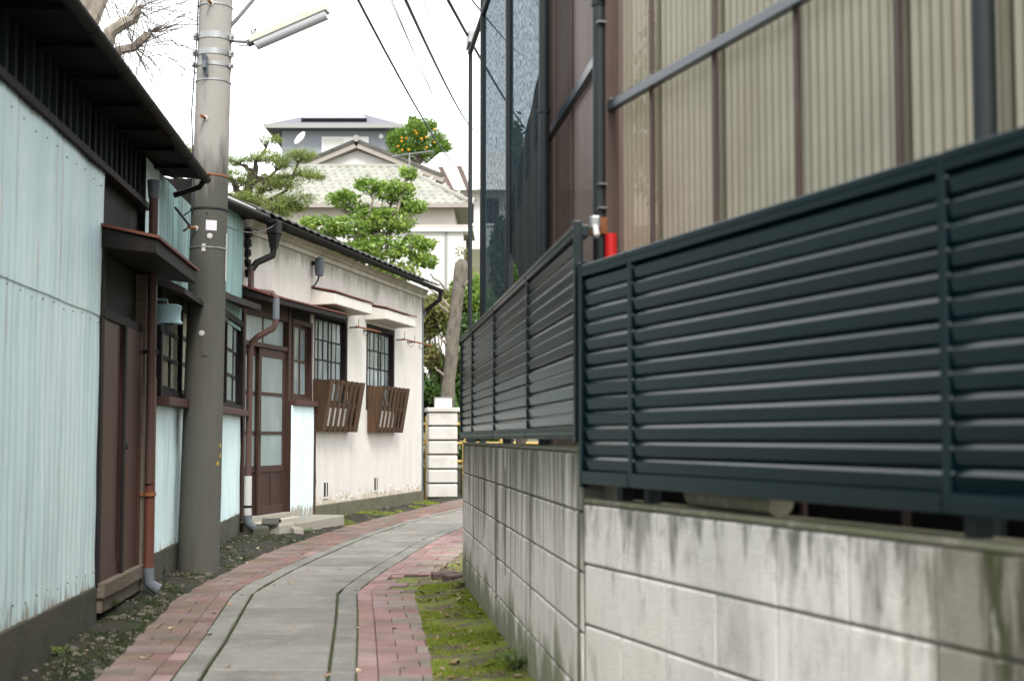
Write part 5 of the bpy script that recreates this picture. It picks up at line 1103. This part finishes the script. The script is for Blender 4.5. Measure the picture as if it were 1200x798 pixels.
for x in (-.4, -.1, .2, .5): MB().tube([(x, -.3, .97 + .13 * (x + .55)), (x, .3, .97 + .13 * (x + .55))], .012, 5).build('element', 'steel_galv', t)
# pale roofed house on the right, with tilted props
pb = hz(0, 60) - .5
K = root('pale_house', 'pale roofed house behind the cream house, beside the tall pipe', 'house', (-1.0, 60, pb), 0)
MB().box(-3.2, 4.5, .5, 6, 0, 11.6 - pb).build('wall', 'house_white', K)
MB().hexa([(-3.9, -.2, 11.55 - pb), (5, -.2, 11.55 - pb), (5, 6.6, 11.55 - pb), (-3.9, 6.6, 11.55 - pb), (-2.2, 2.6, 13.7 - pb), (3.5, 2.6, 13.9 - pb), (3.5, 3.4, 13.9 - pb), (-2.2, 3.4, 13.7 - pb)]).build('roof', 'roof_pale', K)
for x in (-1.2, -.1): 
    w = MB().box(x, x + .55, .44, .499, 10.2 - pb, 11.3 - pb).build('window', 'soffit', K); MB().box(x - .05, x + .60, .41, .439, 10.12 - pb, 10.19 - pb).build('sill', 'white_frame', w)
t = root('roof_prop', None, None); bpy.data.objects.remove(t)
for k, (a, b) in enumerate((((-3.09, 50, 10.55), (-2.62, 49.2, 9.4)), ((-2.55, 50, 10.6), (-2.05, 49.2, 9.5)), ((-1.88, 50, 10.65), (-1.6, 49.2, 9.6)))):
    pass
t = root('pergola', 'three tilted brown beams standing behind the cream house roof', 'pergola', (-2.3, 49.6, 3.5))
for (a, b) in (((-3.09, 50, 10.60), (-2.60, 49.4, 9.5)), ((-2.55, 50, 10.66), (-2.05, 49.4, 9.6)), ((-1.88, 50, 10.68), (-1.55, 49.4, 9.8))):
    A_ = Vector(a) - Vector((-2.3, 49.6, 3.5)); B_ = Vector(b) - Vector((-2.3, 49.6, 3.5)); d = (B_ - A_); pts = [tuple(A_ + Vector((-.09, 0, 0))), tuple(A_ + Vector((.09, 0, 0))), tuple(A_ + Vector((.09, .16, 0))), tuple(A_ + Vector((-.09, .16, 0)))]
    MB().hexa([tuple(Vector(p) + d) for p in pts] + pts).build('beam', 'post_brown', t)
    MB().box(B_.x - .06, B_.x + .06, B_.y, B_.y + .12, 0, B_.z + .02).build('post', 'post_brown', t)
MB().box(-.5, .9, -.26, -.14, 5.85, 6.0).build('cross_beam', 'post_brown', t)

# ------------------------------------------------------------------ overhead wires
far = [(-.95, 46, 8.9), (-1.2, 46, 9.4), (-1.0, 46, 11.2), (.0, 44, 11.9), (-1.0, 44, 12.8)]
def wire(a, b, r, sag, label, m='cable'):
    a = Vector(a); b = Vector(b); pts = []
    for i in range(25):
        f = i / 24; p = a.lerp(b, f); p.z -= sag * 4 * f * (1 - f); pts.append(tuple(p))
    o = MB().tube(pts, r, 6).build('overhead_wire', m, smooth=True); return tag(o, label, 'wire', 'overhead wires above the lane')
def thru(u0, v0, y0, u1, v1, y1, sag):
    pass
wire((-.985, 8, 3.75), (-1.30, 44, 9.3), .010, .35, 'dark overhead wire passing right of the citrus tree', 'cable_light')
wire((-.70, 8, 3.75), (-1.1, 44, 10.6), .013, .20, 'thick dark overhead wire descending towards the tall pipe', 'cable_light')
wire((-.77, 8, 3.75), (-1.35, 44, 9.5), .004, .15, 'very thin twisted overhead wire between the two dark ones', 'steel_galv')
wire((-.50, 8, 3.80), (1.1, 44, 10.3), .012, .35, 'dark overhead wire swinging behind the netting', 'cable_light')
wire((-.42, 8, 3.80), (.4, 44, 13.0), .008, .10, 'thin overhead wire crossing behind the top of the tall pipe', 'cable_light')
wire((-.60, 8, 3.75), (-1.2, 44, 11.6), .004, .12, 'fine pale overhead wire left of the tall pipe', 'steel_galv')
wire((-.79, 8, 3.76), (-1.5, 44, 9.9), .004, .10, 'fine pale wire running close beside the twisted one', 'steel_galv')
wire((-1.0, 48, 9.5), (-4.2, 47, 9.9), .010, .25, 'thin sagging wire above the hip of the tiled roof')
wire((-1.3, 52, 9.8), (-5.2, 52, 9.2), .012, .15, 'thin service wire strung across above the tiled roof')
wire((-2.38, 11.0, 2.80), (-2.62, 15.6, 3.40), .006, .12, 'thin black service cable from the pole to the plaster house eave')
